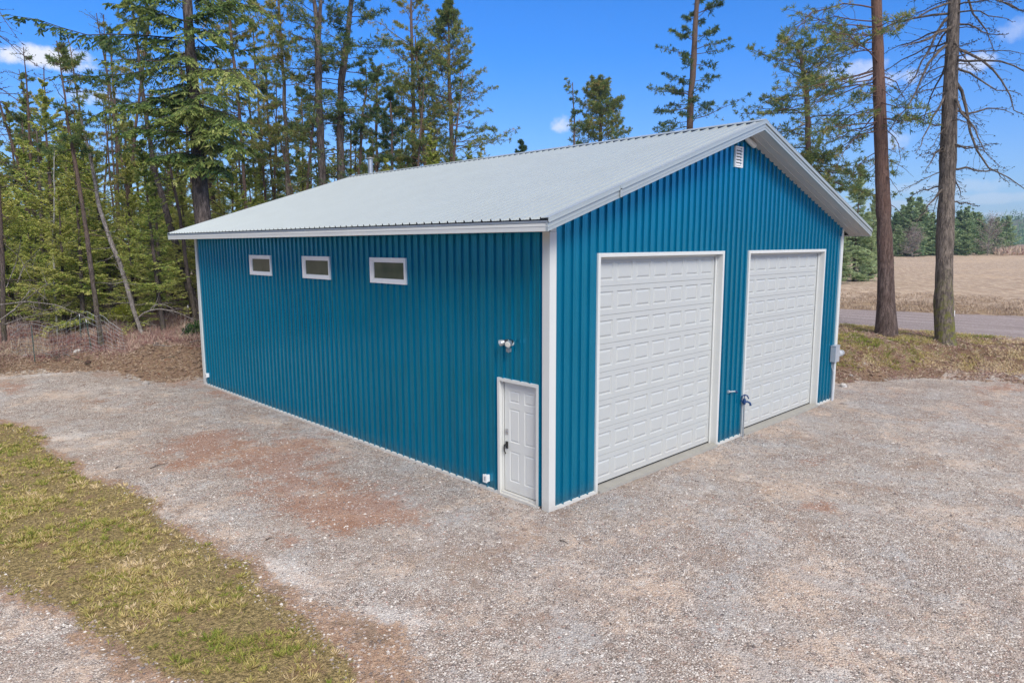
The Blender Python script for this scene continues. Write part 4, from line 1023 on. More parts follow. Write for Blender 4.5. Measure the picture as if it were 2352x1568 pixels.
pine('thin half bare pine left of the round topped one', [(1322, 340, 4), (1322, 270, 3), (1315, 190, 2)], 58, None, 26, 1.3, 11.5, 24, m=8, bl=.26, bw=.05, nb=9, tone=.3, dens=.6, prof=([0, 1], [1, .5]))
pine('tiny dark conifer tip poking above the ridge line', [(1197, 352, 4), (1197, 322, 2)], 75, None, 40, 1.5, 11.5, 25, m=9, bl=.3, bw=.08, nb=9, tone=.15, prof=([0, 1], [1, .1]), el0=0, el1=45)

# --- left group above the roof
pine('conical many branched pine at the right end of the tall group', [(1035, 380, 11), (1033, 300, 10), (1030, 150, 7), (1029, 8, 2)], 44, None, 120, 4.3, 8.0, 31, m=15, bl=.20, bw=.034, nb=11, tone=.38, prof=([0, .25, .6, 1], [1, .98, .68, .06]), el0=-12, el1=50, curve=.14, lmin=.5)
pine('tall pine with yellow green upper crown left of the conical one', [(951, 383, 10), (950, 250, 9), (947, 120, 7), (944, 20, 6)], 44, 20.5, 74, 3.4, 8.2, 32, bl=.20, bw=.034, tone=.60, el0=-10, el1=40, prof=([0, .35, .8, 1], [.55, .8, 1, .4]))
pine('slender pine close beside the yellow green crowned pine', [(976, 380, 8), (968, 250, 7), (955, 110, 5), (950, 40, 3)], 43, 17.5, 40, 2.6, 8.0, 33, bl=.20, bw=.034, tone=.5, dens=.8)
pine('small sparse pine between the big forked trunks and yellow green pine', [(899, 380, 6), (899, 300, 5), (898, 200, 3)], 42, None, 32, 1.7, 7.0, 34, bl=.22, bw=.04, tone=.25, dens=.85, tlo=.1, el0=-20)
pine('dark thick trunk leaning right with drooping lower limbs, above the roof edge', [(780, 410, 19), (782, 300, 17), (785, 200, 16), (798, 90, 13), (809, 0, 11)], 36, 21, 46, 3.8, 10.5, 35, bl=.21, bw=.032, nb=12, tone=.42, el0=-10, bark_m='bark_dark',
     lo=dict(z0=6.8, z1=13, n=24, maxlen=3.9, prof=([0, 1], [.9, 1]), el0=12, el1=8, curve=-.42, m=11, tw=.24, bl=.18, bw=.03, nb=6, tone=.35, dens=.6))
pine('dark thick forked trunk left of the leaning one', [(742, 422, 19), (738, 300, 17), (733, 150, 16), (730, 100, 14), (720, 0, 8)], 35, 20, 38, 3.2, 10.5, 36, bl=.20, bw=.03, nb=12, tone=.42, bark_m='bark_dark',
     lo=dict(z0=6.8, z1=12, n=20, maxlen=3.4, prof=([0, 1], [.8, 1]), el0=5, el1=5, curve=-.35, m=11, tw=.24, bl=.18, bw=.03, nb=6, tone=.35, dens=.6),
     limbs=[([(730, 112), (733, 60), (735, 0), (737, -80)], dict(m=6, tw=.3, rad=.075, dz=0, nb=10))])
pine('tall slim pale barked pine with yellow green tufts between dark trunks', [(665, 450, 11), (659, 300, 9), (648, 120, 7), (642, 0, 6)], 38, 21, 44, 2.6, 9.5, 37, bl=.22, bw=.036, tone=.62, bark_m='bark_grey')
pine('slim pine with dense green upper crown, right of the great fir', [(568, 490, 8), (556, 350, 8), (538, 180, 7), (521, 0, 6)], 40, 20, 60, 3.0, 9.5, 38, bl=.19, bw=.032, tone=.5)
pine('thin trunked pine behind the great fir, dark sparse crown', [(588, 480, 6), (578, 330, 5), (566, 160, 4)], 46, None, 30, 1.7, 8.5, 39, bl=.19, bw=.032, tone=.35, dens=.7, tlo=.1)
pine('thin trunked pine with reddish dry tufts over the back roof corner', [(612, 468, 6), (604, 330, 5), (586, 130, 4)], 44, 19, 34, 1.9, 8.5, 40, bl=.19, bw=.032, tone=.60, dens=.7, tlo=.1)
pine('thin dark pole pine with few branches beside the pale barked pine', [(628, 440, 6), (620, 320, 5), (609, 150, 4)], 45, None, 26, 1.6, 7.5, 41, bl=.22, bw=.04, tone=.35, dens=.6, tlo=.1)
pine('thin crooked pine right of the leaning dark trunk', [(820, 400, 7), (829, 280, 6), (842, 200, 4), (840, 150, 2)], 40, None, 22, 1.7, 7.2, 42, bl=.22, bw=.04, tone=.3, dens=.7)
pine('faint slim pine far behind between forked trunk and pale barked pine', [(700, 430, 4), (696, 330, 4), (690, 200, 3)], 52, None, 24, 1.5, 9.0, 43, bl=.26, bw=.045, tone=.4, dens=.7)
pine('open crowned pine filling the gap above the flue', [(868, 385, 7), (866, 250, 6), (862, 120, 4), (860, 60, 3)], 48, 17, 40, 2.4, 9.5, 44, bl=.20, bw=.034, tone=.38, dens=.8)

# --- the great douglas fir
rows = pix_trunk([(468, 520, 37), (460, 430, 33), (452, 330, 28), (442, 180, 26), (433, 60, 22), (430, 0, 20)], 28, 22, .12, flare=1.3)
fl_ = [([(420, 88), (370, 88), (302, 81), (202, 81), (134, 57), (84, 44), (25, 35)], dict(m=54, tw=.20, dz=-1.0, tone=.25)),
       ([(432, 155), (370, 158), (300, 172), (202, 178), (134, 171)], dict(m=46, tw=.22, dz=1.0, tone=.3)),
       ([(441, 200), (386, 222), (319, 235), (252, 249), (205, 272)], dict(m=50, tw=.24, dz=-2.0, tone=.35)),
       ([(440, 165), (487, 158), (538, 164), (556, 188)], dict(m=40, tw=.42, dz=-2.5, tone=.60)),
       ([(447, 240), (487, 250), (530, 266), (556, 282)], dict(m=42, tw=.42, dz=-2.5, tone=.5)),
       ([(448, 310), (380, 300), (310, 295), (276, 305)], dict(m=42, tw=.34, dz=-2.2, tone=.42)),
       ([(450, 315), (492, 300), (531, 318), (545, 340)], dict(m=40, tw=.42, dz=-2.4, tone=.62)),
       ([(450, 350), (403, 352), (340, 362)], dict(m=34, tw=.40, dz=-1.8, tone=.3)),
       ([(456, 385), (487, 375), (515, 398)], dict(m=26, tw=.45, dz=-1.5, tone=.25)),
       ([(424, 54), (336, 16), (252, 7)], dict(m=40, tw=.30, dz=-1.5, tone=.45)), ([(424, 50), (370, 30), (300, 48), (270, 60)], dict(m=34, tw=.34, dz=-2, tone=.5)),
       ([(435, 40), (487, 14), (545, 0)], dict(m=24, tw=.30, dz=-1, tone=.4)), ([(440, 110), (500, 105), (560, 115), (600, 108)], dict(m=30, tw=.20, dz=1, tone=.3)),
       ([(436, 120), (380, 130), (330, 140), (290, 135)], dict(m=24, tw=.22, dz=1.5, tone=.25, dens=.8)), ([(446, 270), (400, 262), (350, 275)], dict(m=26, tw=.34, dz=-2.4, tone=.5)),
       ([(450, 280), (500, 288), (540, 300)], dict(m=26, tw=.4, dz=-2.6, tone=.66)), ([(430, 10), (380, -14), (330, -10), (285, 0)], dict(m=30, tw=.32, dz=-2, tone=.42)),
       ([(455, 400), (386, 410), (319, 420)], dict(m=14, tw=.2, dz=-1, tone=.85, dens=.5)), ([(436, 60), (470, 70), (510, 84)], dict(m=22, tw=.4, dz=-2, tone=.45)),
       ([(438, 140), (400, 118), (350, 108)], dict(m=24, tw=.3, dz=-2, tone=.4)), ([(444, 225), (470, 215), (500, 222)], dict(m=20, tw=.45, dz=-2.5, tone=.4))]
make_tree('douglas_fir', 'huge old fir with dense dark drooping boughs, thickest trunk behind the back corner', rows,
          [dict(z0=9.5, z1=21.8, n=44, maxlen=4.6, prof=([0, .4, 1], [.6, 1, .15]), el0=-12, el1=20, curve=.02, m=28, tw=.26, tlo=.10, bl=.17, bw=.055, nb=9, tone=.38, hang=.25),
           dict(z0=7.4, z1=12.8, n=27, maxlen=3.2, prof=([0, .3, 1], [.6, 1, .9]), el0=-8, el1=0, curve=-.06, m=26, tw=.34, tlo=.06, bl=.15, bw=.05, nb=10, tone=.52, hang=.30, az0=(math.radians(-110), 1.3)),
           dict(z0=6.0, z1=10, n=14, maxlen=2.0, prof=([0, 1], [1, 1]), el0=-10, el1=0, curve=-.1, m=6, tw=.3, kind='cone', dens=.7)],
          M['bark_dark'], M['fir'], 'fir', [(p, dict(k, bl=.17, bw=.060, nb=12, hang=.30, tlo=.06)) for p, k in fl_], 28, 51, sides=20)

# --- leaning and standing trunks at the left edge of the wood
def snag(label, pix, depth, topz, seed, bark_m='bark_mid', n=26, maxlen=1.3, z0=3.0, name='dead_tree', leafy=None, rtop=.02, flare=1.2, el=(-10, 20), curve=-.05, m=6, group=None, wob=.01):
    rows = pix_trunk(pix, depth, topz, rtop, flare=flare)
    cr = [dict(z0=z0, z1=(topz or rows[-1][2])-.1, n=n, maxlen=maxlen, prof=([0, 1], [1, .7]), el0=el[0], el1=el[1], curve=curve, m=m, tw=.35, kind='cone', dens=.75, jit=.06)]
    if leafy: cr.append(leafy)
    return make_tree(name, label, rows, cr, M[bark_m], M['twig_dark'] if not leafy else M['pine'], 'cone', (), depth, seed, group=group, wob=wob, sides=9, leafname='twigs' if not leafy else 'crown')
leafy = dict(z0=10.0, z1=15.5, n=26, maxlen=2.2, prof=PINE_PROF, el0=-12, el1=30, curve=.1, m=10, tw=.3, bl=.2, bw=.032, nb=11, tone=.35, kind='pine')
snag('slim dark trunk leaning left out of the scrub, ends beside the wire fence', [(230, 765, 11), (212, 628, 10), (191, 484, 9), (173, 376, 8), (158, 300, 7), (149, 218, 4)], 27, 12.6, 61, n=34, maxlen=1.4, z0=5, name='pine_tree', leafy=dict(leafy, z0=8.3, z1=12.4, maxlen=1.6, tone=.3, dens=.8))
snag('pale peeling dead trunk leaning left behind the yellow bush', [(322, 752, 9), (313, 725, 9), (288, 639, 10), (252, 545, 9), (230, 477, 8), (204, 350, 7), (183, 269, 5), (171, 185, 4), (155, 77, 2)], 29, None, 62, 'bark_pale', n=46, maxlen=1.2, z0=1.5)
snag('stout dark trunk leaning left beside the back corner of the building', [(451, 708, 19), (425, 635, 16), (396, 538, 15), (371, 448, 13), (356, 394, 12), (336, 269, 9), (320, 150, 7), (309, 60, 6)], 33, 17, 63, 'bark_dark', n=26, maxlen=1.5, z0=4, name='pine_tree', leafy=dict(leafy, z0=9.5, z1=16.5))
snag('thin brown trunk leaning left close to the stout dark one', [(443, 690, 9), (425, 578, 8), (410, 480, 7), (396, 412, 6)], 32, 9.5, 64, 'bark_mid', n=24, maxlen=1.3, z0=3)
snag('reddish dark trunk at the left edge of the wood', [(8, 690, 10), (4, 560, 9), (-2, 466, 8), (-12, 300, 6)], 27, 12, 65, 'bark_mid', n=26, maxlen=1.8, z0=2)
snag('very thin white birch like stem left of the dark leaning trunk', [(131, 745, 5), (124, 664, 5), (122, 567, 4), (125, 440, 3)], 30, 9, 66, 'bark_birch', n=14, maxlen=.7, z0=3)
snag('straight dark trunk in the shade behind the white stem', [(108, 715, 9), (97, 610, 9), (92, 450, 7)], 36, 11, 67, 'bark_dark', n=20, maxlen=1.2, z0=3)
snag('left stem of a pair of dark poles deep in the wood', [(356, 700, 5), (349, 556, 5), (346, 400, 4)], 42, 11, 68, 'bark_dark', n=16, maxlen=1, z0=3)
snag('right stem of a pair of dark poles deep in the wood', [(366, 700, 6), (360, 556, 5), (362, 400, 4)], 42, 10, 69, 'bark_dark', n=16, maxlen=1, z0=3)
snag('slim distant trunk against the sky left of the great fir', [(268, 420, 6), (265, 285, 6), (255, 120, 4)], 44, 18.5, 70, 'bark_mid', n=30, maxlen=1.6, z0=9, name='pine_tree', leafy=dict(leafy, z0=11, z1=18.3, maxlen=2.0))
snag('slim bare topped trunk in the gap between left clouds and fir', [(262, 420, 4), (243, 151, 3), (238, 34, 2)], 46, None, 71, 'bark_mid', n=40, maxlen=1.0, z0=9)
snag('twiggy dead spire in front of the long left cloud', [(112, 420, 5), (104, 285, 4), (101, 151, 2)], 40, None, 72, 'bark_mid', n=44, maxlen=1.1, z0=8)
tp_ = None
for i, (u0, u1, w, dp) in enumerate([(545, 540, 6, 50), (640, 632, 5, 52), (716, 712, 4, 50), (480, 470, 6, 44), (505, 492, 5, 50), (805, 806, 5, 50), (1000, 998, 5, 52), (920, 925, 4, 50), (60, 52, 5, 40), (180, 172, 5, 44), (300, 286, 5, 48), (390, 380, 5, 50)]):
    tp_ = snag('thin pole trunk among the background trees of the wood', [(u0, 480, w), (u1, 300, w*.8)], dp, 12+(i % 4)*1.6, 80+i, 'bark_mid', n=24, maxlen=1.3, z0=5, name='pine_tree', leafy=dict(leafy, z0=8.5, z1=11.5+(i % 4)*1.6, maxlen=1.5, n=16, tone=.35+.1*(i % 3)), group='thin pole trunks in the wood')
for k in range(30):
    o = copy_tree(tp_); u_ = -60+k*38+random.uniform(-14, 14); d_ = random.uniform(36, 52); p = at(u_, 600, d_); o.location = (p[0], p[1], gz(p[0], p[1])); q_ = random.uniform(.75, 1.15) if u_ < 520 else random.uniform(.65, .9); o.scale = (q_, q_, q_); o.rotation_euler = (random.uniform(-.05, .05), random.uniform(-.05, .05), random.uniform(0, 6))
# dead branches reaching in from a tree just outside the left edge
snag('bare drooping branches of a tree at the very left edge', [(-70, 800, 22), (-75, 400, 18), (-80, 0, 14)], 22, 14, 95, 'bark_mid', n=34, maxlen=2.6, z0=6.5, el=(-5, 5), curve=-.3, m=12)

# --- young firs: four prototypes, then copies
def young_fir(name, label, H_, rad_, seed, n, leafm, tone, group, m=18, bl=.13, bw=.036, bare=.06, nb=8, el0=-8, bark_m='bark_mid'):
    g = np.random.default_rng(seed); root = empty(name, (0, 0, 0), label, 'tree', group)
    tp = trunk_path([(0, 0, -.3, H_*.012+.02), (g.normal()*.1, g.normal()*.1, H_, .01)], g, 20, .012); T = MB(); L = MB()
    T.tube(tp[:, :3], tp[:, 3], 8)
    P = random_branches(g, tp, H_*bare, H_*.985, n, rad_, CONE_PROF, el0, 48, .10, lmin=.5)
    foliate(g, T, L, P, 'fir', m=m, tw=.34, rad=.008, tlo=.12, bl=bl, bw=bw, nb=nb, tone=tone, hang=.05)
    T.build('trunk', M[bark_m], root, smooth=True); L.build('crown', M[leafm], root, tint=True)
    return root
YG = 'young firs filling the wood on the left'
protos = [young_fir('young_fir', 'bright green young fir in the dense stand behind the wire fence', 9.5, 1.9, 101, 108, 'young', .60, YG),
          young_fir('young_fir', 'bright green young fir in the dense stand behind the wire fence', 8.0, 2.1, 102, 93, 'young', .72, YG),
          young_fir('young_fir', 'bright green young fir in the dense stand behind the wire fence', 11.0, 2.2, 103, 115, 'young', .50, YG, bare=.14),
          young_fir('young_fir', 'bright green young fir in the dense stand behind the wire fence', 6.5, 1.7, 104, 79, 'young', .66, YG, bare=.03)]
def put(o, u, depth, s, rz, tilt=0):
    p = at(u, 600, depth); o.location = (p[0], p[1], gz(p[0], p[1])-.05); o.scale = (s, s, s*(.92+.16*random.random())); o.rotation_euler = (tilt*random.uniform(-1, 1), tilt*random.uniform(-1, 1), rz)
spots_f = []
r2_ = random.Random(5)
def top_v(u):      # skyline of the young stand as in the photograph
    return np.interp(u, [-120, 0, 60, 150, 260, 330, 400, 470, 560, 700, 800, 900, 1000, 1120], [240, 225, 215, 205, 225, 250, 280, 315, 335, 345, 335, 320, 305, 330])
for row, (dp, n_) in enumerate([(31, 8), (35, 11), (40, 15), (46, 18), (54, 24)]):
    for i in range(n_):
        u = -130+(1250 if dp > 38 else 640 if dp > 33 else 600)*(i+r2_.uniform(.1, .9))/n_
        if dp < 33 and (215 < u < 235 or u > 400): continue
        d = dp+r2_.uniform(-2.2, 2.2)
        tgt = top_v(u)+r2_.uniform(0, 130 if u < 450 else 60)*(1.25 if dp < 38 and u < 450 else 1); hgt = CAM[2]+ray(u, tgt)[2]*d-.8
        if dp < 33: hgt = min(hgt, r2_.uniform(4.5, 8.5))
        spots_f.append((u, d, max(2.5, hgt)))
used = set(); HP = [9.5, 8.0, 11.0, 6.5]
for k, (u, d, hgt) in enumerate(spots_f):
    j = r2_.randrange(4) if hgt > 7 else r2_.choice([1, 3, 3])
    if j not in used: o = protos[j]; used.add(j)
    else: o = copy_tree(protos[j])
    if u > 470: o['label'] = 'dull green fir in the low row behind the roof edge'; o['group'] = 'low firs behind the roof edge'
    put(o, u, d, hgt/HP[j], r2_.uniform(0, 6.28), .04)
# firs farther round to the left, outside the photograph's frame, that close the wood
for k in range(16):
    o = copy_tree(protos[k % 4]); x = -9-k*1.9+r2_.uniform(-1, 1); y = 22-k*.9+r2_.uniform(-2, 2); o.location = (x, y, gz(x, y)); s = r2_.uniform(.9, 1.5); o.scale = (s, s, s); o.rotation_euler.z = r2_.uniform(0, 6)

for k in range(15):  # unseen firs added far left to darken reflections in ribs and long wall
    o = copy_tree(protos[k % 4]); x = -44-5*((k*7) % 3); y = -20+k*3.6; o.location = (x, y, gz(x, y)); s = r2_.uniform(1.1, 1.5); o.scale = (s*1.5, s*1.5, s); o.rotation_euler.z = r2_.uniform(0, 6)
# unseen stand added behind the camera to darken rib reflections and door fill
for k in range(34):
    a_ = math.radians(-185+k*3.8); rr_ = 40+5*((k*5) % 3); x, y = CAM[0]+math.cos(a_)*rr_, CAM[1]+math.sin(a_)*rr_
    if k > 27: continue
    o = copy_tree(protos[(k*3) % 4]); o.location = (x, y, gz(x, y)); s = r2_.uniform(1.4, 1.9); o.scale = (s*1.3, s*1.3, s); o.rotation_euler.z = r2_.uniform(0, 6)
# --- tree line across the field, its own look-alikes
FG = 'green trees along the far edge of the field'
fs = None
farp = [young_fir('field_edge_tree', 'dark green conifer in the tree line across the field', 12, 3.6, 111, 90, 'far', .62, FG, m=10, bl=.5, bw=.22, nb=4, bare=.03),
        young_fir('field_edge_tree', 'dark green conifer in the tree line across the field', 10, 4.2, 112, 90, 'far', .78, FG, m=10, bl=.55, bw=.24, nb=4, bare=.02, el0=5)]
fs = [(1940, 128, 7.5), (1962, 120, 9), (1985, 118, 10.5), (2008, 120, 9), (2050, 118, 9.5), (2068, 122, 11.5), (2082, 118, 14.2), (2098, 120, 13.4), (2118, 122, 11.5), (2136, 124, 9.6), (2150, 118, 8.4), (2165, 122, 9),
      (2196, 126, 10.6), (2212, 124, 10.2), (2226, 126, 9.8), (2240, 128, 8.6), (2252, 122, 7.0), (2284, 128, 6.6), (2296, 130, 4.6), (2028, 122, 9.4), (2180, 124, 9.2), (1925, 122, 6.4), (2306, 128, 3.4), (2218, 118, 6), (2110, 114, 6), (2060, 114, 6)]
fs += [(2042+k*11.5, 138+(k*37 % 13), 6.2+((k*29) % 10)*.32) for k in range(24)]
for k, (u, d, hgt) in enumerate(fs):
    o = farp[k] if k < 2 else copy_tree(farp[k % 2]); put(o, u, d*1.3, (1.0 if hgt > 10 else 1.08)*hgt/(12 if k % 2 == 0 else 10), k*1.3)
def bare_shrub(label, u, d, H_, seed, n=60):
    g = np.random.default_rng(seed); p = at(u, 600, d); root = empty('bare_tree', (p[0], p[1], gz(p[0], p[1])), label, 'tree')
    p = np.array(world_loc(root)); T = MB(); L = MB()
    tp = np.array([[*p, .1], [p[0], p[1], p[2]+H_, .02]]); tp = trunk_path(tp, g, 12, .1); T.tube(tp[:, :3], tp[:, 3], 6)
    P = random_branches(g, tp, p[2]+.2, p[2]+H_*.9, n, H_*.55, ([0, .5, 1], [.8, 1, .6]), 15, 75, .1)
    foliate(g, T, L, P, 'fir', m=12, tw=.45, bl=.32, bw=.05, nb=4, tone=.5)
    T.build('trunk', M['bark_pale'], root, smooth=True); L.build('crown', M['barebush'], root, tint=True)
mp = [young_fir('field_edge_tree', 'broad light green conifer just behind the right eave of the building', 11, 3.0, 121, 150, 'far', .85, None, m=14, bl=.30, bw=.10, nb=5, bare=.03)]
put(mp[0], 1962, 64, 1.0, 0)
o = copy_tree(mp[0]); o['label'] = 'shorter light green conifer between the eave and the reddish big trunk'; put(o, 2000, 74, .72, 2)
o = copy_tree(mp[0]); o['label'] = 'light green conifer low against the back right wall corner'; put(o, 1925, 60, .62, 4)
for u_, d_, s_, lb in ((1988, 90, .62, 'small light green conifer left of the reddish big trunk at the field edge'), (2022, 96, .66, 'light green conifer directly behind the reddish big trunk')):
    o = copy_tree(mp[0]); o['label'] = lb; put(o, u_, d_, s_, u_)
bare_shrub('pale pinkish leafless tree in the tree line right of the bare big trunk', 2266, 152, 7.6, 7)
bare_shrub('low greyish leafless tree in front of the tallest field edge conifer', 2092, 146, 6.0, 8)

# --- distant wooded hill and brushy flat at the right edge
g = np.random.default_rng(9)
def hill():
    mb = MB(); n, mrow = 90, 26
    c0 = at(2500, 561, 620); ax = cR0; dp = np.array([cF[0], cF[1], 0]); dp = dp/np.linalg.norm(dp)
    U, Vv = np.meshgrid(np.linspace(-330, 900, n), np.linspace(-220, 260, mrow), indexing='ij')
    prof = np.interp(U, [-330, -160, -100, -60, 60, 300, 900], [0, 6, 16, 25, 46, 58, 62])
    Hh = prof*np.clip(1-(np.abs(Vv)/240)**1.6, 0, 1)*(.85+.3*fbm(U*.012+9, Vv*.012)) - 3 + 1.5
    P = np.array([c0[0], c0[1], 0])+ax*U[..., None]+dp*Vv[..., None]; P[..., 2] = Hh
    idx = np.arange(n*mrow).reshape(n, mrow); F = np.stack([idx[:-1, :-1], idx[1:, :-1], idx[1:, 1:], idx[:-1, 1:]], -1).reshape(-1, 4)
    mb.add(P.reshape(-1, 3), F); o = mb.build('hill', simple('hill_ground', (.10, .115, .085), .9, 0, .3, .02), smooth=True); o['kind'] = 'structure'
    # the wood on it: too many far conifers to count
    N = 5200; ui = g.uniform(-330, 700, N); vi = g.uniform(-225, 120, N)
    hh = np.interp(ui, [-330, -160, -100, -60, 60, 300, 900], [0, 6, 16, 25, 46, 58, 62])*np.clip(1-(np.abs(vi)/240)**1.6, 0, 1)*(.85+.3*fbm(ui*.012+9, vi*.012))-1.5
    base_ = np.array([c0[0], c0[1], 0])+ax*ui[:, None]+dp*vi[:, None]; base_[:, 2] = hh-1
    H_ = g.uniform(7, 15, N); K = 26; lv = g.random((N, K)); an = g.random((N, K))*6.28; rr = (1-lv)*H_[:, None]*.20+.3
    O = base_[:, None]+np.stack([np.cos(an)*rr*.3, np.sin(an)*rr*.3, lv*H_[:, None]], -1); D = np.stack([np.cos(an), np.sin(an), .25+0*an], -1)
    L = MB(); blades(L, O.reshape(-1, 3), D.reshape(-1, 3), (rr*1.1).reshape(-1), (rr*.75+.3).reshape(-1), (g.normal(size=(N, 1))*.18+.35+0*lv).reshape(-1), g)
    w = L.build('far_wood', M['far'], tint=True); tag(w, 'distant conifer wood covering the hill at the right edge', 'woodland', kind='stuff')
hill()
N = 26000; u = g.uniform(2285, 2700, N); d = g.uniform(150, 330, N)
O = np.array([at(a, 600, b_) for a, b_ in zip(u, d)]); O[:, 2] = height(O[:, 0], O[:, 1])
L = MB(); blades(L, O, np.stack([g.normal(size=N)*.5, g.normal(size=N)*.5, np.ones(N)], -1), g.uniform(.8, 2.3, N), g.uniform(.15, .45, N), g.normal(size=N)*.2+.65, g)
tag(L.build('far_brush', M['drybrush'], tint=True), 'reddish brown brush beyond the right end of the field', 'brush', kind='stuff')


# ------------------------------------------------------------------ ground cover and small things
def scatter(n, x0, x1, y0, y1, maskfn, g):
    x = g.uniform(x0, x1, n); y = g.uniform(y0, y1, n); k = maskfn(x, y); x, y = x[k], y[k]
    return np.stack([x, y, height(x, y)], -1)
g = np.random.default_rng(21)
def gm(x, y):
    wob = fbm(x*1.1, y*1.1)-.5; w2 = fbm(x*4, y*4, 3)-.5
    sd_ = poly_sd(GRASS, x, y)+wob*.5+w2*.35
    bare = fbm(x*2.2+40, y*2.2, 4)
    return (sd_ > -.12) & (np.random.default_rng(1).random(len(x)) < np.clip(1.1-ss(.44, .62, bare)*.95, 0, 1)*np.clip(.45+fbm(x*7, y*7, 2)*1.1, 0, 1)*np.clip(.12+sd_*.9, 0, 1))
O = scatter(620000, -14, 1.5, -9, 19, gm, g); N = len(O)
tn = (fbm(O[:, 0]*.7+3, O[:, 1]*.7, 4)-.5)*1.5; tn2 = fbm(O[:, 0]*2.6, O[:, 1]*2.6, 3)-.5
az = fbm(O[:, 0]*1.8+7, O[:, 1]*1.8, 3)*12+g.normal(size=N)*.9; lean = g.uniform(.18, .9, N)
D = np.stack([np.cos(az)*(1.15-lean), np.sin(az)*(1.15-lean), lean*.9], -1)
near_ = np.hypot(O[:, 0]-CAM[0], O[:, 1]-CAM[1])
L = MB(); blades(L, O, D, g.uniform(.022, .075, N)*(1+tn2), .006+near_*.0007, .54-tn*.6-tn2*.8+g.normal(size=N)*.22, g)
C_ = scatter(30000, -14, 1.5, -9, 19, gm, g); nb_ = 26; Nn = len(C_)
sz = .6+.9*g.random((Nn, 1))**2; aa = g.uniform(0, 6.28, (Nn, nb_)); rr = g.random((Nn, nb_))*.045*sz
O2 = C_[:, None]+np.stack([np.cos(aa)*rr, np.sin(aa)*rr, 0*rr], -1); D2 = np.stack([np.cos(aa)*.8+.3*g.normal(size=aa.shape), np.sin(aa)*.8+.3*g.normal(size=aa.shape), .45+.5*g.random(aa.shape)], -1)
tc = (fbm(C_[:, 0]*.7+3, C_[:, 1]*.7, 4)-.5)*.9; tt_ = np.clip(.52-tc+g.normal(size=Nn)*.22, -.1, 1.1)[:, None]+g.normal(size=aa.shape)*.14
blades(L, O2.reshape(-1, 3), D2.reshape(-1, 3), (.045+.075*g.random(aa.shape)*sz).reshape(-1), .0065+np.repeat(np.hypot(C_[:, 0]-CAM[0], C_[:, 1]-CAM[1]), nb_)*.0006, tt_.reshape(-1), g)
tag(L.build('grass', M['grass'], tint=True), 'matted olive and straw coloured grass strip at the lower left', 'grass', kind='stuff')

def tm(x, y):
    e = x-right_foot(y); return (e > 1.0+fbm(x, y)*1.0-.5) & (x < 24.0+fbm(x*1.3, y*1.3)) & (fbm(x*1.7+9, y*1.7) < .54)
O = scatter(150000, 15, 25, -9, 12, tm, g); N = len(O); tn = fbm(O[:, 0]*.8, O[:, 1]*.8, 4)-.5
L = MB(); blades(L, O, np.stack([g.normal(size=N)*.7, g.normal(size=N)*.7, np.ones(N)*.7], -1), g.uniform(.05, .16, N), .018, .70-tn*2.6+g.normal(size=N)*.2, g)
tag(L.build('grass', M['grass'], tint=True), 'patchy mossy grass on the rise around the two big trunks', 'grass', kind='stuff')
# straw edge of the field
def bmf(x, y):
    rf = 32.6+(7.7-y)*.25; return (x > rf-.2) & (fbm(x*.6, y*.9) < .60)
O = scatter(60000, 31, 46, -14, 26, bmf, g); N = len(O)
L = MB(); blades(L, O, np.stack([g.normal(size=N)*.5, g.normal(size=N)*.5, np.ones(N)*.8], -1), g.uniform(.08, .30, N)*np.clip(1.4-(O[:, 0]-33)*.08, .5, 1.4), .03, .5+g.normal(size=N)*.25, g)
tag(L.build('stubble', M['stubble'], tint=True), 'pale straw stubble and dry weeds on the near edge of the field', 'stubble', kind='stuff')

# reddish dry scrub and litter below the wood
def sm(x, y):
    d = left_d(x, y); return (d > .35+fbm(x*1.2, y*1.2)*1.3+.9*np.exp(-((x+.3)/1.6)**2)) & (fbm(x*.9+20, y*.9) > .30+.15*(d > 12))
O = scatter(170000, -12, 9, 17, 44, sm, g); N = len(O); dd = left_d(O[:, 0], O[:, 1]); hs = .05+.19*ss(1.0, 4.0, dd)*(.4+fbm(O[:, 0]*1.1, O[:, 1]*1.1))
tn = fbm(O[:, 0]*.9+2, O[:, 1]*.9, 3)-.5
L = MB(); D0 = np.stack([g.normal(size=N)*.55, g.normal(size=N)*.55, np.ones(N)], -1)
blades(L, O, D0, hs*g.uniform(.6, 2.0, N), g.uniform(.010, .034, N), .38+tn*1.2+g.normal(size=N)*.2, g)
k = g.random(N) < .8; O2 = O[k]+unit(D0[k])*(hs[k]*g.uniform(.2, 1.0, k.sum()))[:, None]
blades(L, O2, np.stack([g.normal(size=k.sum()), g.normal(size=k.sum()), g.normal(size=k.sum())*.6+.3], -1), hs[k]*g.uniform(.3, .9, k.sum()), g.uniform(.012, .04, k.sum()), .45+tn[k]*1.2+g.normal(size=k.sum())*.22, g)
tag(L.build('scrub', M['drybrush'], tint=True), 'knee high reddish brown dry scrub on the bank below the wood', 'scrub', kind='stuff')
def lm(x, y): d = left_d(x, y); return (d > -.5+fbm(x*2, y*2)*.6) & (d < 4) & (fbm(x*3+20, y*3) > .40)
O = scatter(60000, -8, 4, 16, 26, lm, g); N = len(O); L = MB()
blades(L, O+[0, 0, .01], np.stack([g.normal(size=N), g.normal(size=N), np.abs(g.normal(size=N))*.25+.05], -1), g.uniform(.03, .16, N), g.uniform(.010, .024, N), g.uniform(.05, 1, N), g)
tag(L.build('litter', M['stubble'], tint=True), 'straw and needle litter strewn over the dirt bank and hummock', 'litter', kind='stuff')
def lm2(x, y): e = x-right_foot(y); return (e > -.6+fbm(x*2, y*2)) & (x < 24.3) & (fbm(x*2.6+20, y*2.6) > .46)
O = scatter(130000, 14, 25, -9, 10, lm2, g); N = len(O); L = MB()
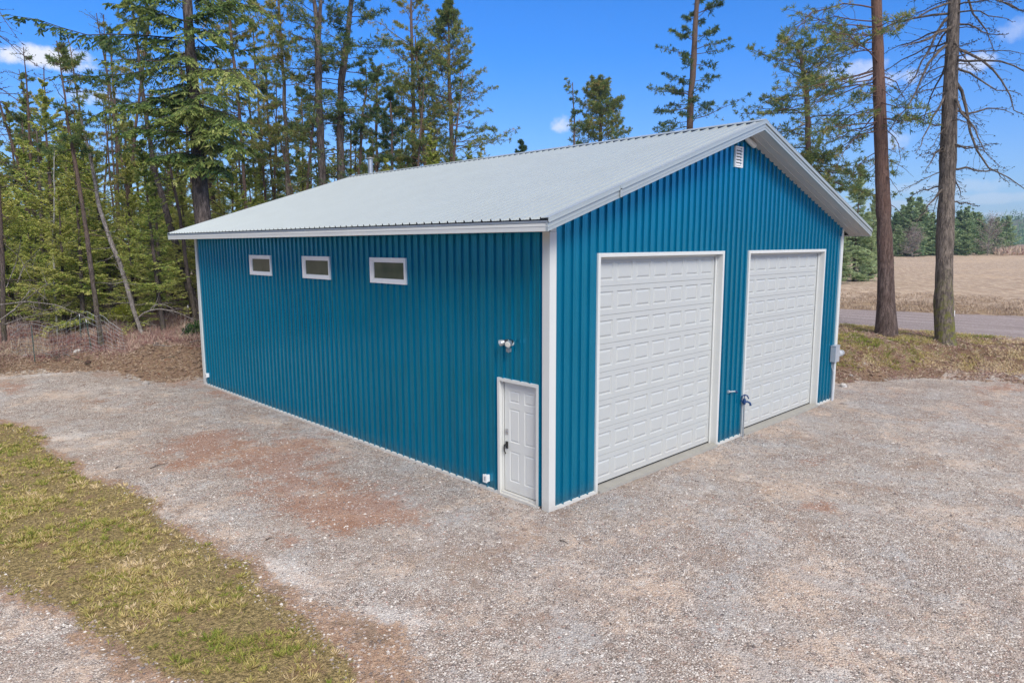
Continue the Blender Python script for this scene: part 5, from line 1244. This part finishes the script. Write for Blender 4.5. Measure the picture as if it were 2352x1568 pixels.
blades(L, O+[0, 0, .01], np.stack([g.normal(size=N), g.normal(size=N), np.abs(g.normal(size=N))*.25+.05], -1), g.uniform(.04, .15, N), g.uniform(.014, .03, N), g.uniform(0, 1, N), g)
tag(L.build('litter', M['drybrush'], tint=True), 'reddish brown leaf and needle litter on the rise at the right', 'litter', kind='stuff')
# bare undergrowth among the firs
def um(x, y): return (left_d(x, y) > 7) & (fbm(x*.5+3, y*.5) > .42)
O = scatter(15000, -16, 14, 22, 52, um, g); N = len(O); L = MB()
blades(L, O, np.stack([g.normal(size=N)*.45, g.normal(size=N)*.45, np.ones(N)], -1), g.uniform(.3, 1.3, N), g.uniform(.010, .022, N), g.uniform(0, .7, N), g)
tag(L.build('undergrowth', M['barebush'], tint=True), 'grey bare saplings and twigs between the trunks of the wood', 'undergrowth', kind='stuff')

# loose stones over the packed gravel (far too many to count)
def stones(n, x0, x1, y0, y1, mask, smin, smax, name, label, g):
    O = scatter(n, x0, x1, y0, y1, mask, g); N = len(O)
    base_ = np.array([(1,0,0),(0,1,0),(-1,0,0),(0,-1,0),(0,0,1),(0,0,-.6)], float); Fb = np.array([(0,1,4),(1,2,4),(2,3,4),(3,0,4)])
    an = g.uniform(0, 6.28, N); s = smin+(smax-smin)*g.random(N)**2.4
    sc = np.stack([s*g.uniform(.7, 1.3, N), s*g.uniform(.6, 1.1, N), s*g.uniform(.35, .8, N)], -1)
    V = base_[None]*sc[:, None]*(1+.25*g.normal(size=(N, 6, 1))); c, s_ = np.cos(an)[:, None], np.sin(an)[:, None]
    V = np.stack([V[..., 0]*c-V[..., 1]*s_, V[..., 0]*s_+V[..., 1]*c, V[..., 2]], -1)+O[:, None]
    L = MB(); L.add(V.reshape(-1, 3), (Fb[None]+(np.arange(N)*6)[:, None, None]).reshape(-1, 3), tint=np.repeat(g.random(N), 6))
    tag(L.build(name, M['stone'], tint=True), label, 'gravel', kind='stuff')
def ym(x, y):
    inb = (x > -.05) & (x < BW+.05) & (y > -.05) & (y < BL+.05)
    e = x-right_foot(y); gsd = poly_sd(GRASS, x, y); dens = np.clip(1.3-(np.hypot(x-CAM[0], y-CAM[1])-5)/16, .12, 1)
    return (~inb) & (left_d(x, y) < .4) & (e < .8) & (gsd < .15) & (g.random(len(x)) < dens)
stones(330000, -15, 20, -9, 20, ym, .006, .027, 'loose_gravel', 'loose mixed grey, pink and white stones over the gravel yard', g)
def mossgravel(x, y): return (poly_sd(GRASS, x, y) > 0) & (fbm(x*2.2+40, y*2.2, 4) > .5)
stones(9000, -14, 1.5, -9, 16, mossgravel, .006, .018, 'loose_gravel', 'few small pale stones caught in the grass strip', g)

def clodm(x, y):
    d = left_d(x, y); e = x-right_foot(y); return ((d > -.25) & (d < 1.9) & (x < 3)) | ((e > -.2) & (e < 2.0) & (x > 14.6) & (y > -6))
O = np.vstack([scatter(9000, -8, 3, 16, 25, clodm, g), scatter(7000, 14.6, 24, -6, 9, clodm, g)]); N = len(O)
bm = bmesh.new(); bmesh.ops.create_icosphere(bm, subdivisions=1, radius=1); V0 = np.array([q.co for q in bm.verts]); F0 = np.array([[q.index for q in f.verts] for f in bm.faces]); bm.free()
sz = (.015+.085*g.random(N)**4)[:, None, None]; V = V0[None]*(1+.25*g.normal(size=(N, len(V0), 1)))*sz*np.array([1.2, .9, .6])+O[:, None]; L = MB()
L.add(V.reshape(-1, 3), (F0[None]+(np.arange(N)*len(V0))[:, None, None]).reshape(-1, 3)); M['soil'] = simple('crumbly_soil', (.20, .135, .095), .95, 0, .45, 6, .5)
tag(L.build('soil_clods', M['soil']), 'crumbly brown soil clods along the broken edges of the banks', 'soil', kind='stuff')
# litter sticks, boards, posts, fence and rocks on the left bank
def onz(u, v, z0=.6):
    z = z0
    for _ in range(12):
        p = at_z(u, v, z); z = gz(p[0], p[1])
    return np.array([p[0], p[1], z])
def tagged(mb, name, mt, label, cat, loc, group=None, smooth=False):
    o = mb.build(name, mt, loc=loc, smooth=smooth); return tag(o, label, cat, group)
def board(p, q, w, h, mt, label, name='board'):
    p, q = np.array(p, float), np.array(q, float); p[2] += .07+h*.6; q[2] += .07+h*.6; mb = MB(); mb.bar(p, q, w, h); tagged(mb, name, mt, label, 'board', (p+q)/2)
board(onz(303, 795), onz(369, 784)+[0, 0, .05], .14, .04, M['plank'], 'pale weathered plank lying on the bank left of the building corner')
board(onz(356, 791), onz(406, 785)+[0, 0, .02], .20, .03, M['plank'], 'flat grey plank nearer the building, end to end with a paler one')
board(onz(198, 815), onz(240, 808)+[0, 0, .06], .18, .05, M['rustboard'], 'dark rotting board at the foot of the wire fence')
board(onz(187, 835), onz(228, 830), .10, .04, M['rustboard'], 'short dark board below the fence at the edge of the gravel')
def stick(pix, depth, r, mt, label, name='fallen_branch', dz=None, twigs=0, seed=0, drop=True):
    gg = np.random.default_rng(seed); pts = [at(u, v, depth+(0 if dz is None else dz[i])) for i, (u, v) in enumerate(pix)]
    for p in pts: p[2] = max(p[2], gz(p[0], p[1])+r*.6)
    P = resample(pts, 10); mb = MB(); mb.tube(P, np.linspace(r, r*.35, 10), 7)
    if twigs:
        t = gg.uniform(.15, .95, (1, twigs)); O_, T_ = lerp_path(P[None], t); O_ = O_[0]; T_ = T_[0]; Dd = unit(T_*.6+gg.normal(size=(twigs, 3))*.6+[0, 0, .25]); ln = gg.uniform(.25, .8, twigs)
        k_ = np.linspace(0, 1, 4); TP = O_[:, None]+Dd[:, None]*(k_[None, :, None]*ln[:, None, None])+gg.normal(size=(twigs, 4, 3))*.02; tubes(mb, TP, np.broadcast_to(r*.35*np.array([1, .8, .6, .35]), (twigs, 4)), 4)
    return tagged(mb, name, mt, label, 'branch', pts[0], smooth=True)
stick([(319, 728), (335, 715), (365, 709), (399, 714), (430, 727), (447, 737)], 27, .030, M['bark_pale'], 'pale arched branch over the scrub left of the building corner', twigs=8, seed=1)
stick([(345, 712), (352, 702), (367, 698), (385, 702), (400, 712)], 27.6, .020, M['bark_pale'], 'smaller arched twig just above the pale arched branch', twigs=4, seed=2)
stick([(392, 680), (425, 666), (462, 654)], 34, .10, M['twig_dark'], 'dark fallen log propped at an angle behind the leaning stout trunk', name='fallen_log')
for i, (pix, r) in enumerate([([(0, 700), (60, 692), (130, 700), (215, 735)], .028), ([(10, 745), (60, 728), (120, 716)], .022), ([(30, 715), (75, 660), (110, 690)], .018), ([(0, 735), (40, 705), (100, 655), (118, 652)], .024),
                             ([(25, 770), (70, 735), (120, 745), (145, 765)], .018), ([(55, 700), (100, 712), (140, 708), (160, 700)], .016), ([(40, 650), (55, 610), (90, 575)], .020), ([(15, 660), (38, 600), (50, 540)], .018), ([(10, 560), (45, 590), (70, 640)], .016)]):
    stick(pix, 25.5+i*.35, r, M['bark_pale'], 'bare grey branch in the tangled brush pile at the left edge', twigs=9, seed=10+i, dz=[0, .6, -.4, .5][:len(pix)])['group'] = 'bare branches in the brush pile'
stick([(160, 820), (185, 828), (208, 838)], 24, .014, M['bark_mid'], 'thin brown stick lying low in front of the wire fence')
p = onz(404, 826)
stick([(396, 836), (401, 824), (408, 812), (413, 808)], float(np.dot(p-CAM, cF))-.9, .075, M['bark_pale'], 'short pale root sticking out of the dirt hummock by the building', name='root', twigs=3, seed=4)
gg_ = np.random.default_rng(77)
for i in range(16):
    u, v = gg_.uniform(60, 445), gg_.uniform(778, 834); p = onz(u, v, .6); d_ = float(np.dot(p-CAM, cF))-.1; du = gg_.uniform(14, 46)*gg_.choice([-1, 1]); dv = gg_.uniform(-9, 7)
    o_ = stick([(u, v-3), (u+du*.5, v-4+dv*.5), (u+du, v-3+dv)], d_, gg_.uniform(.010, .024), M['bark_pale'] if i % 3 else M['bark_mid'], 'small dead stick lying on the dirt bank', twigs=3, seed=100+i); o_['group'] = 'dead sticks on the dirt bank'
def rock(u, v, s, mt, label, seed, z0=.5, cat='rock', fl=.6):
    gg = np.random.default_rng(seed); p = onz(u, v, z0); bm = bmesh.new(); bmesh.ops.create_icosphere(bm, subdivisions=2, radius=1)
    V = np.array([q.co for q in bm.verts]); F = np.array([[q.index for q in f.verts] for f in bm.faces]); bm.free()
    V = V*(1+.18*np.sin(V@gg.normal(size=(3, 1))*2.4+seed))+gg.normal(size=V.shape)*.05; V = V*s*np.array([1, .8, fl])+p+[0, 0, s*fl*.4]
    mb = MB(); mb.add(V, F); tagged(mb, 'rock', mt, label, cat, p)
M['rock'] = simple('grey_rock', (.36, .33, .31), .9, 0, .25, 6, .6); M['rockp'] = simple('pale_rock', (.52, .50, .48), .9, 0, .15, 6, .6)
rock(290, 846, .26, M['rockp'], 'flat pale stone slab on the gravel below the bank', 1, fl=.25); rock(182, 832, .16, M['rockp'], 'whitish stone beside the short dark board', 2)
rock(330, 832, .12, M['rock'], 'small grey stone on the dirt between slab and hummock', 3); rock(1942, 816, .13, M['rockp'], 'white stone on the dark bank right of the building', 4, .5)
rock(1958, 808, .07, M['rock'], 'small dull stone beside the white stone', 5, .5); rock(62, 838, .10, M['rock'], 'small grey stone at the left edge of the bank', 6)
rock(1180, 1290, .03, M['rock'], 'single larger pebble on the gravel below the corner', 7, 0)
def post(pix_top, pix_bot, label, mt, tipm, w=.035, group=None, z0=.7, cat='post'):
    b_ = onz(*pix_bot, z0); d = float(np.dot(b_-CAM, cF)); a = at(*pix_top, d)
    root = empty('fence_post', b_, label, cat, group)
    mb = MB(); ax = unit(a-b_); mb.bar(b_-ax*.2, a-ax*.12, w, w*.25, up=(1, 0, 0)); mb.bar(b_-ax*.2, a-ax*.12, w*.25, w*.9, up=(1, 0, 0)); mb.build('shaft', mt, root)
    mb = MB(); mb.bar(a-ax*.12, a, w*1.1, w*.5, up=(1, 0, 0)); mb.build('white_tip', tipm, root)
M['postgreen'] = simple('green_steel_post', (.05, .085, .075), .6, .3, .2, 9); M['postbrown'] = simple('rusty_steel_post', (.09, .06, .05), .8, .2, .2, 9)
post((197, 733), (212, 812), 'green steel post with white tip at the right end of the wire fence', M['postgreen'], M['vinyl'])
post((431, 701), (439, 760), 'thin brown steel post with white tip in the scrub near the building corner', M['postbrown'], M['vinyl'])
post((182, 720), (188, 790), 'far green post with white tip standing behind the wire fence', M['postgreen'], M['vinyl'])
post((72, 748), (80, 830), 'green steel post at the left part of the wire fence', M['postgreen'], M['postgreen'])
# wire fence: one sagging panel of field fencing
def wire_fence():
    a, b_ = onz(30, 838, .7), onz(290, 812, .7); d = b_-a; d[2] = 0; Ln = np.linalg.norm(d); d = d/Ln; mb = MB(); H_ = 1.32
    gg = np.random.default_rng(3)
    def pt(s, h):
        x, y = a[0]+d[0]*s, a[1]+d[1]*s; sag = -.10*math.sin(s*1.5)-.05*math.sin(s*3.7+1); ed_ = .35*max(0, (s/Ln-.86)/.14)
        return np.array([x-d[1]*.05*math.sin(s*2+h*2), y+d[0]*.08*math.sin(s*1.3+h*2), gz(x, y)+h*(1-ed_)+sag*h])
    for h in (.02, .10, .20, .32, .46, .62, .80, .98, 1.14, 1.32): mb.tube([pt(s, h) for s in np.linspace(0, Ln, 26)], .0042 if 0 < h < 1.3 else .006, 4, caps=False)
    for s in np.arange(0, Ln, .155): mb.tube([pt(s, h) for h in (.02, .45, .9, 1.32)], .0038, 4, caps=False)
    tagged(mb, 'wire_fence', M['galv'], 'sagging galvanised woven wire fence panel along the scrub at left', 'fence', a)
wire_fence()
def bush(u, v, r, mt, label, n, bl, bw, tone, seed, z0=.8, name='shrub', cat='shrub', up_=.5):
    gg = np.random.default_rng(seed); p = onz(u, v, z0); root = empty(name, p, label, cat); W_ = MB(); L = MB()
    m = 26; D = unit(np.stack([gg.normal(size=m)*.6, gg.normal(size=m)*.6, np.abs(gg.normal(size=m))*.5+up_], -1)); k = np.linspace(0, 1, 4)
    TP = p+D[:, None]*(k[None, :, None]*r*1.3*gg.uniform(.6, 1, (m, 1, 1))); tubes(W_, TP, np.broadcast_to(.012*np.array([1, .7, .5, .3]), (m, 4)), 4)
    W_.build('stems', M['twig'], root)
    j = gg.integers(0, m, n); q = gg.uniform(.3, 1, n); O_ = p+D[j]*(q*r*1.25)[:, None]+gg.normal(size=(n, 3))*r*.13
    blades(L, O_, unit(gg.normal(size=(n, 3))+D[j]*.8), bl*gg.uniform(.6, 1.3, n), bw, tone+gg.normal(size=n)*.2, gg); L.build('foliage', mt, root, tint=True)
bush(287, 749, .62, M['yellow'], 'round bright yellow green bush in the reddish scrub', 1600, .13, .05, .6, 1)
bush(452, 772, .42, M['fir'], 'low dark evergreen shrub against the back corner of the building', 1200, .13, .05, .1, 2)
bush(3, 735, .8, M['young'], 'small yellow green conifer sapling at the left edge', 1500, .16, .06, .75, 3)
bush(437, 776, .30, M['fir'], 'small dark plant left of the evergreen shrub', 500, .12, .05, .15, 5)
# stump
p = onz(330, 752, .8)+np.array([0, 0, .12]); root = empty('tree_stump', p, 'small pale broken stump at the foot of the peeling dead trunk', 'stump')
mb = MB(); mb.tube([p-[0, 0, .1], p+[0, 0, .1], p+[.01, 0, .30]], [.10, .08, .07], 10); mb.build('stump', M['bark_pale'], root)
mb = MB(); mb.tube([p+[-.03, 0, .28], p+[-.05, 0, .45]], [.035, .005], 6); mb.build('splinter', M['bark_pale'], root)
# marker post beside the right big trunk
b_ = onz(2185, 806, .7); d = float(np.dot(b_-CAM, cF)); a = at(2192, 713, d); root = empty('marker_post', b_, 'thin leaning dark stake with white top right of the rightmost trunk', 'stake')
ax = unit(a-b_); mb = MB(); mb.tube([b_-ax*.2, a-ax*.25], .022, 8); mb.build('stake', M['postbrown'], root); mb = MB(); mb.tube([a-ax*.25, a], .030, 8); mb.build('white_top', M['vinyl'], root)
# fallen twigs and dark clods scattered on the gravel
for i, (u, v, du, dv) in enumerate([(345, 1075, 40, -12), (70, 1002, 45, 2), (265, 1075, 14, -4), (1285, 1240, 20, 8), (610, 1240, 18, -6)]):
    a = at_z(u, v, .012); b2 = at_z(u+du, v+dv, .012); mb = MB(); mb.tube(resample([a, (a+b2)/2+[0, 0, .02], b2], 5), [.008, .008, .006, .005, .003], 5)
    tag(tagged(mb, 'twig', M['twig_dark'], 'short dark twig lying on the gravel', 'twig', a), group='twigs on the gravel')

# ------------------------------------------------------------------ thin air between here and the hill
mb = MB(); mb.box((-1700, -1700, -4), (2600, 2600, 110)); hz = mb.build('haze', None or bpy.data.materials.new('air'), loc=(0, 0, 0))
am = hz.data.materials[0]; am.use_nodes = True; am.node_tree.nodes.clear(); t = NT(am.node_tree)
pv = t.new('ShaderNodeVolumePrincipled'); pv.inputs['Color'].default_value = (.62, .80, 1, 1); pv.inputs['Density'].default_value = .00032; pv.inputs['Anisotropy'].default_value = .2
am.node_tree.links.new(pv.outputs[0], t.new('ShaderNodeOutputMaterial').inputs['Volume']); hz['kind'] = 'stuff'; hz['label'] = 'thin bluish air over the far field and hill'
